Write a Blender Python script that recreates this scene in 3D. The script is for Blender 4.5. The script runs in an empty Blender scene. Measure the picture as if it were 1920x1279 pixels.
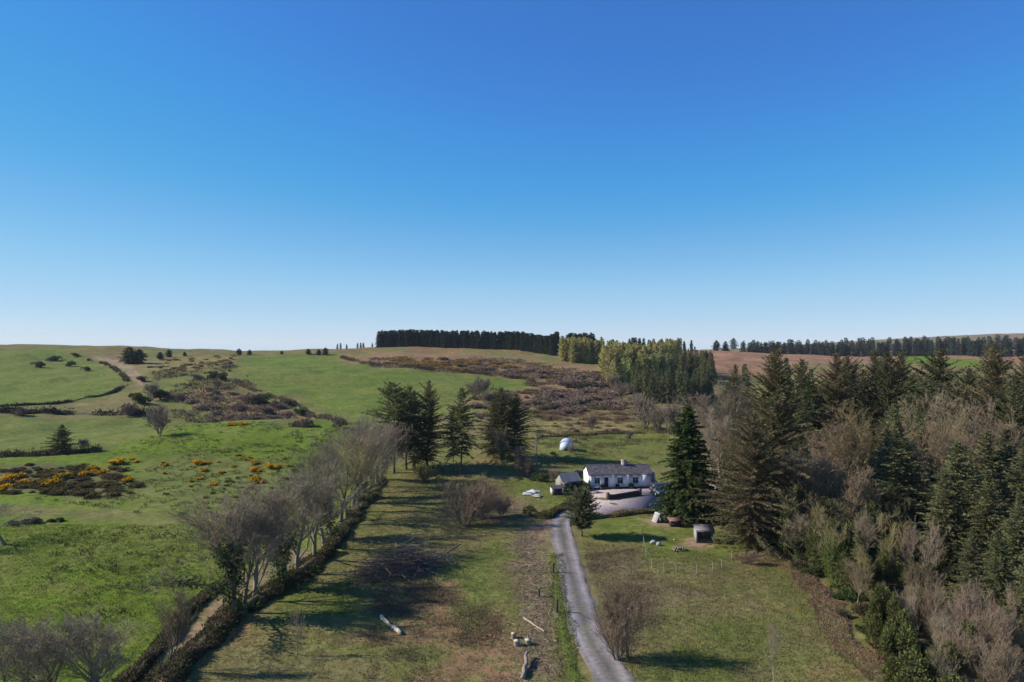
import bpy, math, random
import numpy as np
from mathutils import Vector, Matrix

R = math.radians
random.seed(7)
rng = np.random.default_rng(7)
scene = bpy.context.scene
COL = scene.collection

# ------------------------------------------------------------------ camera, sky, sun, exposure
CAM_H = 26.0
cam = bpy.data.cameras.new('camera')
cam.lens = 24.0; cam.sensor_width = 36.0
cam.clip_start = 0.5; cam.clip_end = 20000.0
cam_ob = bpy.data.objects.new('camera', cam)
cam_ob.location = (0, 0, CAM_H)
cam_ob.rotation_euler = (R(90), 0, 0)
COL.objects.link(cam_ob)
scene.camera = cam_ob

SUN_EL, SUN_AZ = 31.0, -86.0            # azimuth: degrees from +Y towards +X
world = bpy.data.worlds.new('World'); scene.world = world
world.use_nodes = True
wn = world.node_tree.nodes; wl = world.node_tree.links
bg = wn['Background']
sky = wn.new('ShaderNodeTexSky'); sky.sky_type = 'NISHITA'
sky.sun_disc = False
sky.sun_elevation = R(SUN_EL); sky.sun_rotation = R(SUN_AZ)
sky.altitude = 0; sky.air_density = 0.6; sky.dust_density = 0.0; sky.ozone_density = 8.0
gm_ = wn.new('ShaderNodeGamma'); gm_.inputs[1].default_value = 0.62
hs_ = wn.new('ShaderNodeHueSaturation'); hs_.inputs['Saturation'].default_value = 1.33; hs_.inputs['Hue'].default_value = 0.512
wl.new(sky.outputs[0], gm_.inputs[0]); wl.new(gm_.outputs[0], hs_.inputs['Color']); 
sc1 = wn.new('ShaderNodeVectorMath'); sc1.operation = 'SCALE'; sc1.inputs['Scale'].default_value = 0.321
cv = wn.new('ShaderNodeRGBCurve')                         # film response of the sky colours
for ch, pts in ((0, ((0, 0), (.061, .053), (.093, .076), (.153, .186), (.266, .332), (.485, .491), (1, .84))),
                (1, ((0, 0), (.198, .200), (.270, .318), (.381, .450), (.539, .590), (.716, .668), (1, .80))),
                (2, ((0, 0), (.571, .610), (.708, .735), (.871, .790), (.982, .840), (1, .845)))):
    c_ = cv.mapping.curves[ch]
    c_.points[0].location = pts[0]; c_.points[-1].location = pts[-1]
    for q in pts[1:-1]: c_.points.new(*q)
cv.mapping.update()
sc2 = wn.new('ShaderNodeVectorMath'); sc2.operation = 'SCALE'; sc2.inputs['Scale'].default_value = 3.70
wl.new(hs_.outputs[0], sc1.inputs[0]); wl.new(sc1.outputs[0], cv.inputs['Color']); wl.new(cv.outputs[0], sc2.inputs[0]); wl.new(sc2.outputs[0], bg.inputs[0])
bg.inputs[1].default_value = 0.15

sun = bpy.data.lights.new('sun', 'SUN'); sun.energy = 3.9; sun.angle = R(0.53); sun.color = (1.0, 0.93, 0.82)
sun_ob = bpy.data.objects.new('sun', sun); COL.objects.link(sun_ob)
sd = Vector((math.sin(R(SUN_AZ))*math.cos(R(SUN_EL)), math.cos(R(SUN_AZ))*math.cos(R(SUN_EL)), math.sin(R(SUN_EL))))
sun_ob.rotation_euler = (-sd).to_track_quat('-Z', 'Y').to_euler()
sun_ob.location = (-60, 40, 80)

vs = scene.view_settings
vs.view_transform = 'Standard'; vs.look = 'None'; vs.gamma = 1.0; vs.use_curve_mapping = False
vs.exposure = 0.85
scene.render.engine = 'CYCLES'
scene.cycles.max_bounces = 5; scene.cycles.diffuse_bounces = 2; scene.cycles.transparent_max_bounces = 4

# ------------------------------------------------------------------ noise and terrain
def _hash(i, j, s):
    n = (i*374761393 + j*668265263 + s*974634777) & 0x7fffffff
    n = ((n ^ (n >> 13))*1274126177) & 0x7fffffff
    return ((n ^ (n >> 16)) & 0xffff)/65535.0
def vnoise(x, y, s=0):
    x = np.asarray(x, float); y = np.asarray(y, float)
    xi = np.floor(x).astype(np.int64); yi = np.floor(y).astype(np.int64)
    fx = x-xi; fy = y-yi
    fx = fx*fx*(3-2*fx); fy = fy*fy*(3-2*fy)
    a = _hash(xi, yi, s); b = _hash(xi+1, yi, s); c = _hash(xi, yi+1, s); d = _hash(xi+1, yi+1, s)
    return (a*(1-fx)+b*fx)*(1-fy)+(c*(1-fx)+d*fx)*fy
def fbm(x, y, s=0, o=4):
    t = 0; a = 0.5
    for k in range(o):
        t = t+a*vnoise(x*2**k+17.3*k, y*2**k+5.1*k, s+k); a *= 0.5
    return t/(1-0.5**o)
def sstep(a, b, x):
    t = np.clip((x-a)/(b-a), 0, 1); return t*t*(3-2*t)
def bump(x, y, cx, cy, rx, ry):
    return np.exp(-((x-cx)/rx)**2-((y-cy)/ry)**2)

PY = [-9000, -200, 60, 125, 165, 230, 300, 400, 480, 530, 620, 800, 1200, 3000, 9000]
PZ = [-12, -3, 0, 0.2, 0.6, 1.3, 3.8, 11.5, 16.6, 18.0, 15.0, 7.0, -2.0, -50.0, -190.0]
RZ = [-12, -3, 0, 0.2, 0.6, 1.5, 4.0, 8.5, 11.0, 11.5, 9.5, 9.0, 8.0, -20.0, -190.0]
def zfun(x, y):
    x = np.asarray(x, float); y = np.asarray(y, float)
    zc = np.interp(y, PY, PZ); zr = np.interp(y, PY, RZ)
    t = sstep(120, 330, x-0.10*(y-500))
    z = zc*(1-t)+zr*t
    z = z+5.0*bump(x, y, -66, 178, 42, 28)              # green knoll
    z = z-1.4*bump(x, y, -125, 190, 60, 45)             # low meadow
    z = z-1.6*bump(x, y, -60, 238, 90, 26)              # little valley
    z = z+6.5*bump(x, y, -345, 480, 95, 80)             # left hill top
    z = z+4.2*bump(x, y, -40, 520, 120, 50)             # plantation brow
    z = z+3.0*bump(x, y, -120, 350, 90, 60)             # swell of the far pasture
    z = z+58*bump(x, y, 1750, 2200, 560, 500)+22*bump(x, y, 1100, 2000, 420, 400)           # distant moor
    z = z+14*bump(x, y, 640, 900, 300, 250)
    far = sstep(90, 250, y)
    z = z+(fbm(x/26.0, y/26.0, 3, 3)-0.5)*(0.7+2.2*far)
    z = z+(fbm(x/5.0, y/5.0, 9, 2)-0.5)*0.35
    return z
def zf(x, y): return float(zfun(np.array([x]), np.array([y]))[0])
_ys = np.concatenate([np.arange(40, 260, 0.1), np.arange(260, 900, 0.4), np.arange(900, 4000, 4)])
def at(c, r):
    """where the sight line through a photograph position meets the terrain"""
    x = (c-960)/1280*_ys; z = CAM_H-(r-640)/1280*_ys
    k = np.nonzero(zfun(x, _ys) >= z)[0]
    i = k[0] if len(k) else len(_ys)-1
    return Vector((x[i], _ys[i], zf(x[i], _ys[i])))
def ground(x, y, dz=0.0): return Vector((x, y, zf(x, y)+dz))

# ------------------------------------------------------------------ object helpers
def tag(o, label=None, cat=None, group=None, kind=None):
    if label: o['label'] = label
    if cat: o['category'] = cat
    if group: o['group'] = group
    if kind: o['kind'] = kind
    return o
def empty(name, loc, rz=0.0, sc=1.0):
    o = bpy.data.objects.new(name, None); o.empty_display_size = 0.3
    o.location = loc; o.rotation_euler = (0, 0, rz)
    o.scale = (sc, sc, sc) if not isinstance(sc, tuple) else sc
    COL.objects.link(o); return o
def add(name, me, parent=None, loc=(0, 0, 0), rz=0.0, sc=1.0):
    o = bpy.data.objects.new(name, me); o.parent = parent
    o.location = loc; o.rotation_euler = (0, 0, rz) if not isinstance(rz, tuple) else rz
    o.scale = (sc, sc, sc) if not isinstance(sc, tuple) else sc
    COL.objects.link(o); return o
def mesh_np(name, V, T, C, mats, mi=None, smooth=False):
    V = np.asarray(V, np.float32); T = np.asarray(T, np.int32)
    me = bpy.data.meshes.new(name)
    me.vertices.add(len(V)); me.vertices.foreach_set('co', V.ravel())
    k = T.shape[1]
    me.loops.add(T.size); me.loops.foreach_set('vertex_index', T.ravel())
    me.polygons.add(len(T))
    me.polygons.foreach_set('loop_start', np.arange(0, T.size, k, dtype=np.int32))
    me.polygons.foreach_set('loop_total', np.full(len(T), k, np.int32))
    if mi is not None: me.polygons.foreach_set('material_index', np.asarray(mi, np.int32))
    if smooth: me.polygons.foreach_set('use_smooth', np.ones(len(T), bool))
    for m in (mats if isinstance(mats, (list, tuple)) else [mats]): me.materials.append(m)
    if C is not None:
        C = np.asarray(C, np.float32)
        if C.ndim == 1: C = np.tile(C, (len(V), 1))
        at_ = me.attributes.new('Col', 'FLOAT_COLOR', 'POINT')
        at_.data.foreach_set('color', np.concatenate([C[:, :3], np.ones((len(C), 1), np.float32)], 1).ravel())
    me.update(calc_edges=True); me.validate()
    return me
def unit(a): return a/np.maximum(np.linalg.norm(a, axis=-1, keepdims=True), 1e-9)

class Bag:
    """collects coloured triangles"""
    def __init__(s): s.V = []; s.T = []; s.C = []; s.n = 0
    def put(s, V, T, C):
        V = np.asarray(V, float).reshape(-1, 3); C = np.asarray(C, float)
        if C.ndim == 1: C = np.tile(C, (len(V), 1))
        s.V.append(V); s.T.append(np.asarray(T)+s.n); s.C.append(C); s.n += len(V)
    def tubes(s, P0, P1, R0, R1, C, k=4):
        P0 = np.asarray(P0, float); P1 = np.asarray(P1, float); N = len(P0)
        R0 = np.broadcast_to(np.asarray(R0, float), (N,)); R1 = np.broadcast_to(np.asarray(R1, float), (N,))
        d = unit(P1-P0); h = np.where(np.abs(d[:, 2:3]) > 0.9, [[1.0, 0, 0]], [[0, 0, 1.0]])
        u = unit(np.cross(d, h)); w = np.cross(d, u)
        an = np.arange(k)*2*np.pi/k
        ring = np.cos(an)[None, :, None]*u[:, None]+np.sin(an)[None, :, None]*w[:, None]
        V = np.concatenate([P0[:, None]+ring*R0[:, None, None], P1[:, None]+ring*R1[:, None, None]], 1)
        i = np.arange(k); j = (i+1) % k
        t = np.concatenate([np.stack([i, j, j+k], 1), np.stack([i, j+k, i+k], 1)])
        T = (np.arange(N)*2*k)[:, None, None]+t[None]
        C = np.asarray(C, float)
        if C.ndim == 2: C = np.repeat(C, 2*k, 0)
        s.put(V, T.reshape(-1, 3), C)
    def leaves(s, P, D, L, W, C, roll=None):
        """pointed four-cornered leaves from P along D"""
        P = np.asarray(P, float); N = len(P)
        D = unit(np.asarray(D, float)); rv = rng.normal(size=(N, 3)) if roll is None else roll
        sd_ = unit(np.cross(D, rv))
        L = np.broadcast_to(np.asarray(L, float), (N,))[:, None]; W = np.broadcast_to(np.asarray(W, float), (N,))[:, None]
        V = np.stack([P, P+D*L*.45+sd_*W*.5, P+D*L, P+D*L*.45-sd_*W*.5], 1)
        T = (np.arange(N)*4)[:, None, None]+np.array([[0, 1, 2], [0, 2, 3]])[None]
        C = np.asarray(C, float)
        if C.ndim == 2: C = np.repeat(C, 4, 0)
        s.put(V, T.reshape(-1, 3), C)
    def box(s, x0, x1, y0, y1, z0, z1, C=(1, 1, 1)):
        v = [(x, y, z) for z in (z0, z1) for y in (y0, y1) for x in (x0, x1)]
        q = [(0, 2, 3, 1), (4, 5, 7, 6), (0, 1, 5, 4), (1, 3, 7, 5), (3, 2, 6, 7), (2, 0, 4, 6)]
        s.put(v, [t for a, b, c, d in q for t in ((a, b, c), (a, c, d))], C)
    def hull(s, pts, C=(1, 1, 1)):
        import bmesh
        bm = bmesh.new()
        for p in pts: bm.verts.new(p)
        bmesh.ops.convex_hull(bm, input=bm.verts)
        bmesh.ops.delete(bm, geom=[v for v in bm.verts if not v.link_faces], context='VERTS')
        bmesh.ops.triangulate(bm, faces=bm.faces)
        bm.verts.index_update()
        s.put([v.co[:] for v in bm.verts], [[v.index for v in f.verts] for f in bm.faces], C); bm.free()
    def mesh(s, name, mat, smooth=False):
        return mesh_np(name, np.concatenate(s.V), np.concatenate(s.T), np.concatenate(s.C), mat, smooth=smooth)

# ------------------------------------------------------------------ materials
def mat_new(name):
    m = bpy.data.materials.new(name); m.use_nodes = True
    return m, m.node_tree.nodes, m.node_tree.links, m.node_tree.nodes['Principled BSDF']
def mat_col(name, rough=0.85, nscale=3.0, amt=0.35, bump_=0.0, bscale=None, base=None, spec=0.2, objvar=0.0, metallic=0.0):
    """base colour (or the Col attribute) broken up by noise"""
    m, n, l, p = mat_new(name)
    p.inputs['Roughness'].default_value = rough; p.inputs['Specular IOR Level'].default_value = spec
    p.inputs['Metallic'].default_value = metallic
    if base is None:
        a = n.new('ShaderNodeAttribute'); a.attribute_name = 'Col'; src = a.outputs['Color']
    else:
        a = n.new('ShaderNodeRGB'); a.outputs[0].default_value = (*base, 1); src = a.outputs[0]
    tc = n.new('ShaderNodeTexCoord')
    nz = n.new('ShaderNodeTexNoise'); nz.inputs['Scale'].default_value = nscale; nz.inputs['Detail'].default_value = 6; nz.inputs['Roughness'].default_value = 0.65
    l.new(tc.outputs['Object'], nz.inputs['Vector'])
    mr = n.new('ShaderNodeMapRange'); mr.inputs[1].default_value = 0.25; mr.inputs[2].default_value = 0.75
    mr.inputs[3].default_value = 1-amt; mr.inputs[4].default_value = 1+amt
    l.new(nz.outputs[0], mr.inputs[0])
    mx = n.new('ShaderNodeVectorMath'); mx.operation = 'SCALE'
    l.new(src, mx.inputs[0]); l.new(mr.outputs[0], mx.inputs['Scale'])
    out = mx.outputs[0]
    if objvar:
        oi = n.new('ShaderNodeObjectInfo'); m2 = n.new('ShaderNodeMapRange')
        m2.inputs[3].default_value = 1-objvar; m2.inputs[4].default_value = 1+objvar
        l.new(oi.outputs['Random'], m2.inputs[0])
        s2 = n.new('ShaderNodeVectorMath'); s2.operation = 'SCALE'
        l.new(out, s2.inputs[0]); l.new(m2.outputs[0], s2.inputs['Scale']); out = s2.outputs[0]
    l.new(out, p.inputs['Base Color'])
    if bump_:
        nb = n.new('ShaderNodeTexNoise'); nb.inputs['Scale'].default_value = bscale or nscale*2; nb.inputs['Detail'].default_value = 5
        l.new(tc.outputs['Object'], nb.inputs['Vector'])
        b = n.new('ShaderNodeBump'); b.inputs['Strength'].default_value = 0.8; b.inputs['Distance'].default_value = bump_
        l.new(nb.outputs[0], b.inputs['Height']); l.new(b.outputs[0], p.inputs['Normal'])
    return m
def mat_leaf(name, trans=0.25, objvar=0.18):
    m, n, l, p = mat_new(name)
    a = n.new('ShaderNodeAttribute'); a.attribute_name = 'Col'
    oi = n.new('ShaderNodeObjectInfo')
    hs = n.new('ShaderNodeHueSaturation')
    mh = n.new('ShaderNodeMapRange'); mh.inputs[3].default_value = 0.485; mh.inputs[4].default_value = 0.515
    mv = n.new('ShaderNodeMapRange'); mv.inputs[3].default_value = 1-objvar; mv.inputs[4].default_value = 1+objvar
    l.new(oi.outputs['Random'], mh.inputs[0])
    ml = n.new('ShaderNodeMath'); ml.operation = 'MULTIPLY'; ml.inputs[1].default_value = 7.31
    fr = n.new('ShaderNodeMath'); fr.operation = 'FRACT'
    l.new(oi.outputs['Random'], ml.inputs[0]); l.new(ml.outputs[0], fr.inputs[0]); l.new(fr.outputs[0], mv.inputs[0])
    l.new(a.outputs['Color'], hs.inputs['Color']); l.new(mh.outputs[0], hs.inputs['Hue']); l.new(mv.outputs[0], hs.inputs['Value'])
    p.inputs['Roughness'].default_value = 0.75; p.inputs['Specular IOR Level'].default_value = 0.15
    l.new(hs.outputs[0], p.inputs['Base Color'])
    if trans:
        t = n.new('ShaderNodeBsdfTranslucent'); mx = n.new('ShaderNodeMixShader'); mx.inputs[0].default_value = trans
        l.new(hs.outputs[0], t.inputs[0]); l.new(p.outputs[0], mx.inputs[1]); l.new(t.outputs[0], mx.inputs[2])
        l.new(mx.outputs[0], n['Material Output'].inputs[0])
    return m
M_LEAF = mat_leaf('foliage', 0.33)
M_TWIG = mat_leaf('twigs', 0.0, 0.15)
M_BARK = mat_col('bark', 0.9, 4, 0.4, 0.03, 9, objvar=0.15)
M_GROUND = mat_col('ground_cover', 0.95, 0.9, 0.38, 0.12, 2.2, spec=0.05)
def add_ground_detail(m):
    """straw and moss flecks over the field colours"""
    n, l = m.node_tree.nodes, m.node_tree.links; p = n['Principled BSDF']
    src = p.inputs['Base Color'].links[0].from_socket; tc = n.new('ShaderNodeTexCoord')
    for sc_, lo, hi, col, f in ((3.2, .56, .70, (.24, .20, .09, 1), .45), (1.1, .54, .68, (.055, .07, .016, 1), .55), (7.0, .58, .70, (.04, .05, .014, 1), .55), (0.23, .52, .66, (.19, .16, .06, 1), .30)):
        nz = n.new('ShaderNodeTexNoise'); nz.inputs['Scale'].default_value = sc_; nz.inputs['Detail'].default_value = 4; nz.inputs['Roughness'].default_value = .6
        mp = n.new('ShaderNodeMapping'); mp.inputs['Location'].default_value = (sc_*31, sc_*17, 0); l.new(tc.outputs['Object'], mp.inputs[0]); l.new(mp.outputs[0], nz.inputs['Vector'])
        mr = n.new('ShaderNodeMapRange'); mr.inputs[1].default_value = lo; mr.inputs[2].default_value = hi; mr.inputs[4].default_value = f; l.new(nz.outputs[0], mr.inputs[0])
        mx = n.new('ShaderNodeMix'); mx.data_type = 'RGBA'; l.new(mr.outputs[0], mx.inputs[0]); l.new(src, mx.inputs[6]); mx.inputs[7].default_value = col; src = mx.outputs[2]
    l.new(src, p.inputs['Base Color'])
add_ground_detail(M_GROUND)
M_GRAVEL = mat_col('gravel', 0.95, 2.4, 0.34, 0.03, 14, spec=0.1)
M_STONE = mat_col('stone', 0.9, 2.5, 0.35, 0.04, 6)
M_WOOD = mat_col('weathered_wood', 0.85, 3, 0.3, 0.01, 14)
M_PAINT = mat_col('painted_render', 0.8, 0.9, 0.14, 0.006, 20)
M_SLATE = mat_col('slate', 0.8, 1.3, 0.35, 0.02, 6)
M_METAL = mat_col('sheet_metal', 0.5, 1.5, 0.2, 0.0, spec=0.5)
M_PLASTIC = mat_col('plastic', 0.45, 1.5, 0.08, 0.0, spec=0.4)
m_, n_, l_, p_ = mat_new('window_glass'); p_.inputs['Base Color'].default_value = (0.02, 0.03, 0.035, 1); p_.inputs['Roughness'].default_value = 0.08
M_GLASS = m_
m_, n_, l_, p_ = mat_new('car_paint'); p_.inputs['Base Color'].default_value = (0.03, 0.035, 0.045, 1); p_.inputs['Roughness'].default_value = 0.3; p_.inputs['Coat Weight'].default_value = 0.5
M_CAR = m_

# ------------------------------------------------------------------ the ground
def inpoly(x, y, poly):
    r = np.zeros(len(x), bool); n = len(poly); j = n-1
    for i in range(n):
        xi, yi = poly[i]; xj, yj = poly[j]
        c = ((yi > y) != (yj > y)) & (x < (xj-xi)*(y-yi)/((yj-yi) if yj != yi else 1e-9)+xi)
        r ^= c; j = i
    return r
def zone(*pts): return [tuple(at(c, r)[:2]) for c, r in pts]

PASTURE = (0.116, 0.174, 0.017); FARP = (0.120, 0.168, 0.027); MEADOW = (0.126, 0.155, 0.034); LAWN = (0.118, 0.142, 0.028); OLIVE = (0.165, 0.145, 0.056)
TAN = (0.215, 0.170, 0.066); MOOR = (0.255, 0.138, 0.085); BROWN = (0.170, 0.122, 0.075); DARK = (0.060, 0.055, 0.030)
HEATH = (0.195, 0.116, 0.064); RUSSET = (0.190, 0.105, 0.060); EARTH = (0.28, 0.185, 0.115); FOREST = (0.07, 0.055, 0.03)

DRIVE = [at(c, r)[:2] for c, r in ((1152, 1279), (1106, 1200), (1082, 1120), (1067, 1060), (1056, 1010), (1052, 985), (1062, 966), (1085, 952), (1120, 945))]
DRIVE = [(7.6, 46.0), (8.3, 40.0)][::-1]+[tuple(p) for p in DRIVE]
def dense(pts, n=8):
    P = [np.array(p, float) for p in pts]; out = []
    for i in range(len(P)-1):
        a, b = P[i], P[i+1]; p0 = P[i-1] if i else 2*a-b; p3 = P[i+2] if i+2 < len(P) else 2*b-a
        for k in range(n):
            t = k/n
            out.append(0.5*((2*a)+(-p0+b)*t+(2*p0-5*a+4*b-p3)*t*t+(-p0+3*a-3*b+p3)*t**3))
    out.append(P[-1]); return np.array(out)

# (colour, softness in metres of the ragged edge, outline)
ZONES = [
    (PASTURE, 1.0, [(-25.5, 30), (-26.5, 60), (-24.5, 95), (-28, 140), (-40, 200), (-120, 205), (-400, 150), (-400, 30)]),
    (MEADOW, 2.0, zone((0, 782), (285, 782), (292, 815), (180, 848), (0, 856), (-300, 856), (-300, 782))),
    (FARP, 3.0, zone((-300, 664), (0, 656), (110, 657), (150, 664), (190, 680), (236, 715), (205, 742), (130, 757), (0, 766), (-300, 770))),
    (FARP, 4.0, zone((452, 668), (560, 663), (640, 668), (720, 690), (860, 700), (1010, 716), (1010, 728), (890, 742), (800, 790), (700, 795), (560, 752), (440, 722))),
    (MEADOW, 3.0, zone((270, 690), (420, 680), (440, 720), (500, 745), (640, 790), (500, 800), (330, 795), (290, 760), (250, 740), (285, 715))),
    (MEADOW, 2.0, zone((1015, 745), (1200, 745), (1240, 830), (1010, 830))),
    (TAN, 2.5, zone((1010, 785), (1130, 780), (1215, 790), (1225, 805), (1100, 815), (1010, 822))),
    (LAWN, 1.0, zone((1005, 824), (1255, 812), (1262, 875), (1090, 878), (1005, 866))),
    (LAWN, 0.8, zone((930, 905), (1090, 880), (1095, 930), (1050, 965), (1000, 945))),
    (LAWN, 0.8, zone((1120, 972), (1260, 965), (1400, 1020), (1378, 1075), (1230, 1080), (1190, 1020), (1095, 1010))),
    ((.160, .128, .056), 4.0, zone((1100, 1090), (1250, 1075), (1420, 1075), (1540, 1150), (1600, 1240), (1480, 1230), (1400, 1150), (1250, 1160), (1190, 1240))),
    (EARTH, .8, zone((1285, 1008), (1345, 1012), (1350, 1026), (1290, 1030))),
    (EARTH, .8, zone((1195, 974), (1245, 972), (1275, 990), (1225, 990))),
    (BROWN, 1.2, zone((1090, 1035), (1190, 1030), (1240, 1085), (1330, 1110), (1250, 1150), (1120, 1140))),
    (LAWN, 3.0, zone((1300, 1160), (1440, 1130), (1500, 1220), (1500, 1279), (1280, 1279))),
    (BROWN, 1.2, zone((1100, 1150), (1150, 1150), (1180, 1279), (1150, 1279))),
    (LAWN, 2.0, zone((1430, 1060), (1490, 1065), (1530, 1130), (1460, 1110))),
    (RUSSET, 0.9, zone((1375, 1045), (1480, 1040), (1530, 1105), (1590, 1185), (1660, 1279), (1640, 1279), (1560, 1180), (1495, 1085), (1460, 1060), (1385, 1062))),
    (BROWN, 0.9, zone((965, 1000), (1030, 985), (1040, 1060), (1045, 1150), (1055, 1279), (960, 1279), (985, 1180), (955, 1060))),
    (LAWN, 1.0, zone((1030, 1030), (1040, 1030), (1062, 1150), (1085, 1279), (1055, 1279), (1040, 1130))),
    (EARTH, 0.8, zone((985, 985), (1040, 975), (1045, 1003), (1000, 1010))),
    (MEADOW, 1.5, zone((840, 1060), (950, 1000), (950, 1120), (880, 1200), (840, 1130))),
    (HEATH, 1.5, zone((860, 1190), (940, 1140), (960, 1279), (780, 1279))),
    (HEATH, 2.0, zone((700, 1100), (850, 1080), (870, 1190), (760, 1215))),
    (BROWN, 1.5, zone((880, 925), (1000, 935), (1030, 975), (960, 985), (850, 975))),
    (LAWN, 1.5, zone((560, 1110), (700, 1080), (690, 1150), (520, 1170), (450, 1200))),
    ((.165, .152, .052), 2.0, zone((-100, 945), (120, 950), (330, 962), (450, 965), (450, 978), (320, 978), (110, 968), (-100, 960))),
    ((.115, .105, .045), 3.0, zone((-100, 880), (60, 870), (230, 880), (270, 910), (230, 935), (100, 925), (-100, 930))),
    ((.125, .145, .034), 3.5, zone((280, 860), (560, 855), (570, 930), (420, 960), (230, 955), (200, 935))),
    ((.215, .165, .09), 0.5, zone((252, 1279), (310, 1212), (372, 1140), (430, 1090), (500, 1050), (560, 1020), (580, 1040), (520, 1080), (450, 1130), (390, 1200), (325, 1279))),
    (EARTH, 0.4, zone((285, 1279), (340, 1212), (392, 1150), (440, 1105), (452, 1110), (408, 1162), (362, 1216), (312, 1279))),
    (TAN, 1.2, zone((885, 840), (925, 832), (945, 868), (890, 872))),
    # far moor and tracks
    (MOOR, 6.0, zone((640, 670), (705, 664), (830, 664), (960, 670), (960, 680), (840, 680), (720, 688), (650, 680))),
    (HEATH, 6.0, zone((700, 690), (960, 682), (1040, 690), (1140, 700), (1140, 720), (1010, 712), (860, 698))),
    (MOOR, 9.0, zone((1030, 718), (1140, 720), (1200, 775), (1010, 788), (900, 750))),
    (MOOR, 4.0, zone((1040, 684), (1130, 690), (1130, 700), (1040, 694))),
    (HEATH, 4.0, zone((300, 740), (430, 720), (560, 770), (600, 795), (420, 790))),
    (TAN, 3.0, zone((250, 690), (320, 700), (420, 690), (450, 668), (300, 668))),
    (MOOR, 5.0, zone((150, 664), (240, 666), (240, 676), (200, 682), (160, 674))),
    ((.30, .215, .14), 0.5, zone((170, 668), (210, 673), (245, 685), (266, 705), (276, 722), (258, 724), (244, 708), (226, 692), (198, 680))),
    (TAN, 0.8, zone((266, 722), (258, 734), (205, 748), (130, 762), (130, 766), (210, 753), (262, 740), (272, 726))),
]
MOOR_R = [(110, 380), (190, 420), (260, 430), (420, 460), (700, 480), (700, 640), (240, 660), (130, 560)]
GREEN_R = zone((1690, 662), (1840, 676), (1840, 690), (1700, 684))

def ground_colour(x, y):
    n1 = fbm(x/30, y/30, 21, 4); n2 = fbm(x/6.0, y/6.0, 33, 4); n3 = fbm(x/1.6, y/1.6, 41, 3)
    def lerp(a, b, t): return a*(1-t)[:, None]+b*t[:, None]
    C = np.tile(np.array(OLIVE), (len(x), 1))
    t = sstep(0.45, 0.62, n2*0.6+n1*0.4)
    C = lerp(C, np.array(LAWN)[None], t*0.7)
    C = lerp(C, np.array(HEATH)[None], sstep(0.55, 0.75, n2)*0.6)
    far = sstep(300, 380, y+40*(n1-0.5))
    moor = lerp(np.tile(np.array((.150, .150, .050)), (len(x), 1)), np.array(HEATH)[None], sstep(0.45, 0.62, n1))
    moor = lerp(moor, np.array((.12, .15, .035))[None], (1-sstep(-140, -60, x))*sstep(.28, .50, n2)*.85)
    moor = lerp(moor, np.array(MOOR)[None], sstep(0.45, 0.65, n2)*0.6)
    C = lerp(C, moor, far)
    r_ = inpoly(x+(n2-.5)*30, y+(n1-.5)*30, MOOR_R); C[r_] = np.array(MOOR)*(0.8+0.5*n2[r_])[:, None]
    for col, soft, poly in ZONES:
        jx = (vnoise(x/(soft*2.2), y/(soft*2.2), 51)-.5)*2.4*soft+(vnoise(x/(soft*.6), y/(soft*.6), 52)-.5)*1.1*soft
        jy = (vnoise(x/(soft*2.2), y/(soft*2.2), 53)-.5)*2.4*soft+(vnoise(x/(soft*.6), y/(soft*.6), 54)-.5)*1.1*soft
        w_ = np.zeros(len(x)); px_ = [q[0] for q in poly]; py_ = [q[1] for q in poly]; mg = 5*soft*max(1, max(py_)/150)
        near = (x > min(px_)-mg) & (x < max(px_)+mg) & (y > min(py_)-mg) & (y < max(py_)+mg); ni = np.nonzero(near)[0]
        for k_ in range(8):
            a_ = k_*0.785; q_ = 0.9*soft*(0.35+0.65*(k_ % 2))
            w_[ni] += inpoly(x[ni]+jx[ni]+q_*math.cos(a_), y[ni]+(jy[ni]+q_*math.sin(a_))*np.maximum(1, y[ni]/150), poly)/8.0
        m = w_ > 0
        c = np.array(col)
        v = np.array(col)*(0.80+0.40*n2[m])[:, None]
        if col in (PASTURE, FARP, LAWN, MEADOW):
            v = v*np.array([1, 1, 1])
            v = v*(1-0.35*sstep(.5, .75, n1[m]))[:, None]+np.array(OLIVE)*(0.35*sstep(.5, .75, n1[m]))[:, None]
            w = 0.6*sstep(.55, .70, n3[m]); v = v*(1-w)[:, None]+np.array((.060, .085, .014))*w[:, None]
            w = 0.5*sstep(.52, .72, n2[m]); v = v*(1-w)[:, None]+np.array((.135, .135, .035))*w[:, None]
        else:
            w = 0.55*sstep(.52, .7, n3[m]); v = v*(1-w)[:, None]+np.array((.105, .125, .035))*w[:, None]
        C[m] = C[m]*(1-w_[m])[:, None]+v*w_[m][:, None]
    g_ = inpoly(x+(n2-.5)*8, y+(n1-.5)*8, GREEN_R); C[g_] = np.array(PASTURE)
    # forest floor
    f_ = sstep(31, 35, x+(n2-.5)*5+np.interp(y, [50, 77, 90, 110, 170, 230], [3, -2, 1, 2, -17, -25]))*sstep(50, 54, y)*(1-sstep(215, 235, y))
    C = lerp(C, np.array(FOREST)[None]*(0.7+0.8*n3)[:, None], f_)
    # dark plantation floors
    n4 = fbm(x/0.7, y/0.7, 47, 2)
    return np.clip(C*(0.60+0.50*n3+0.30*n4)[:, None]*(0.85+0.3*n2)[:, None], 0.01, 1)

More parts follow.
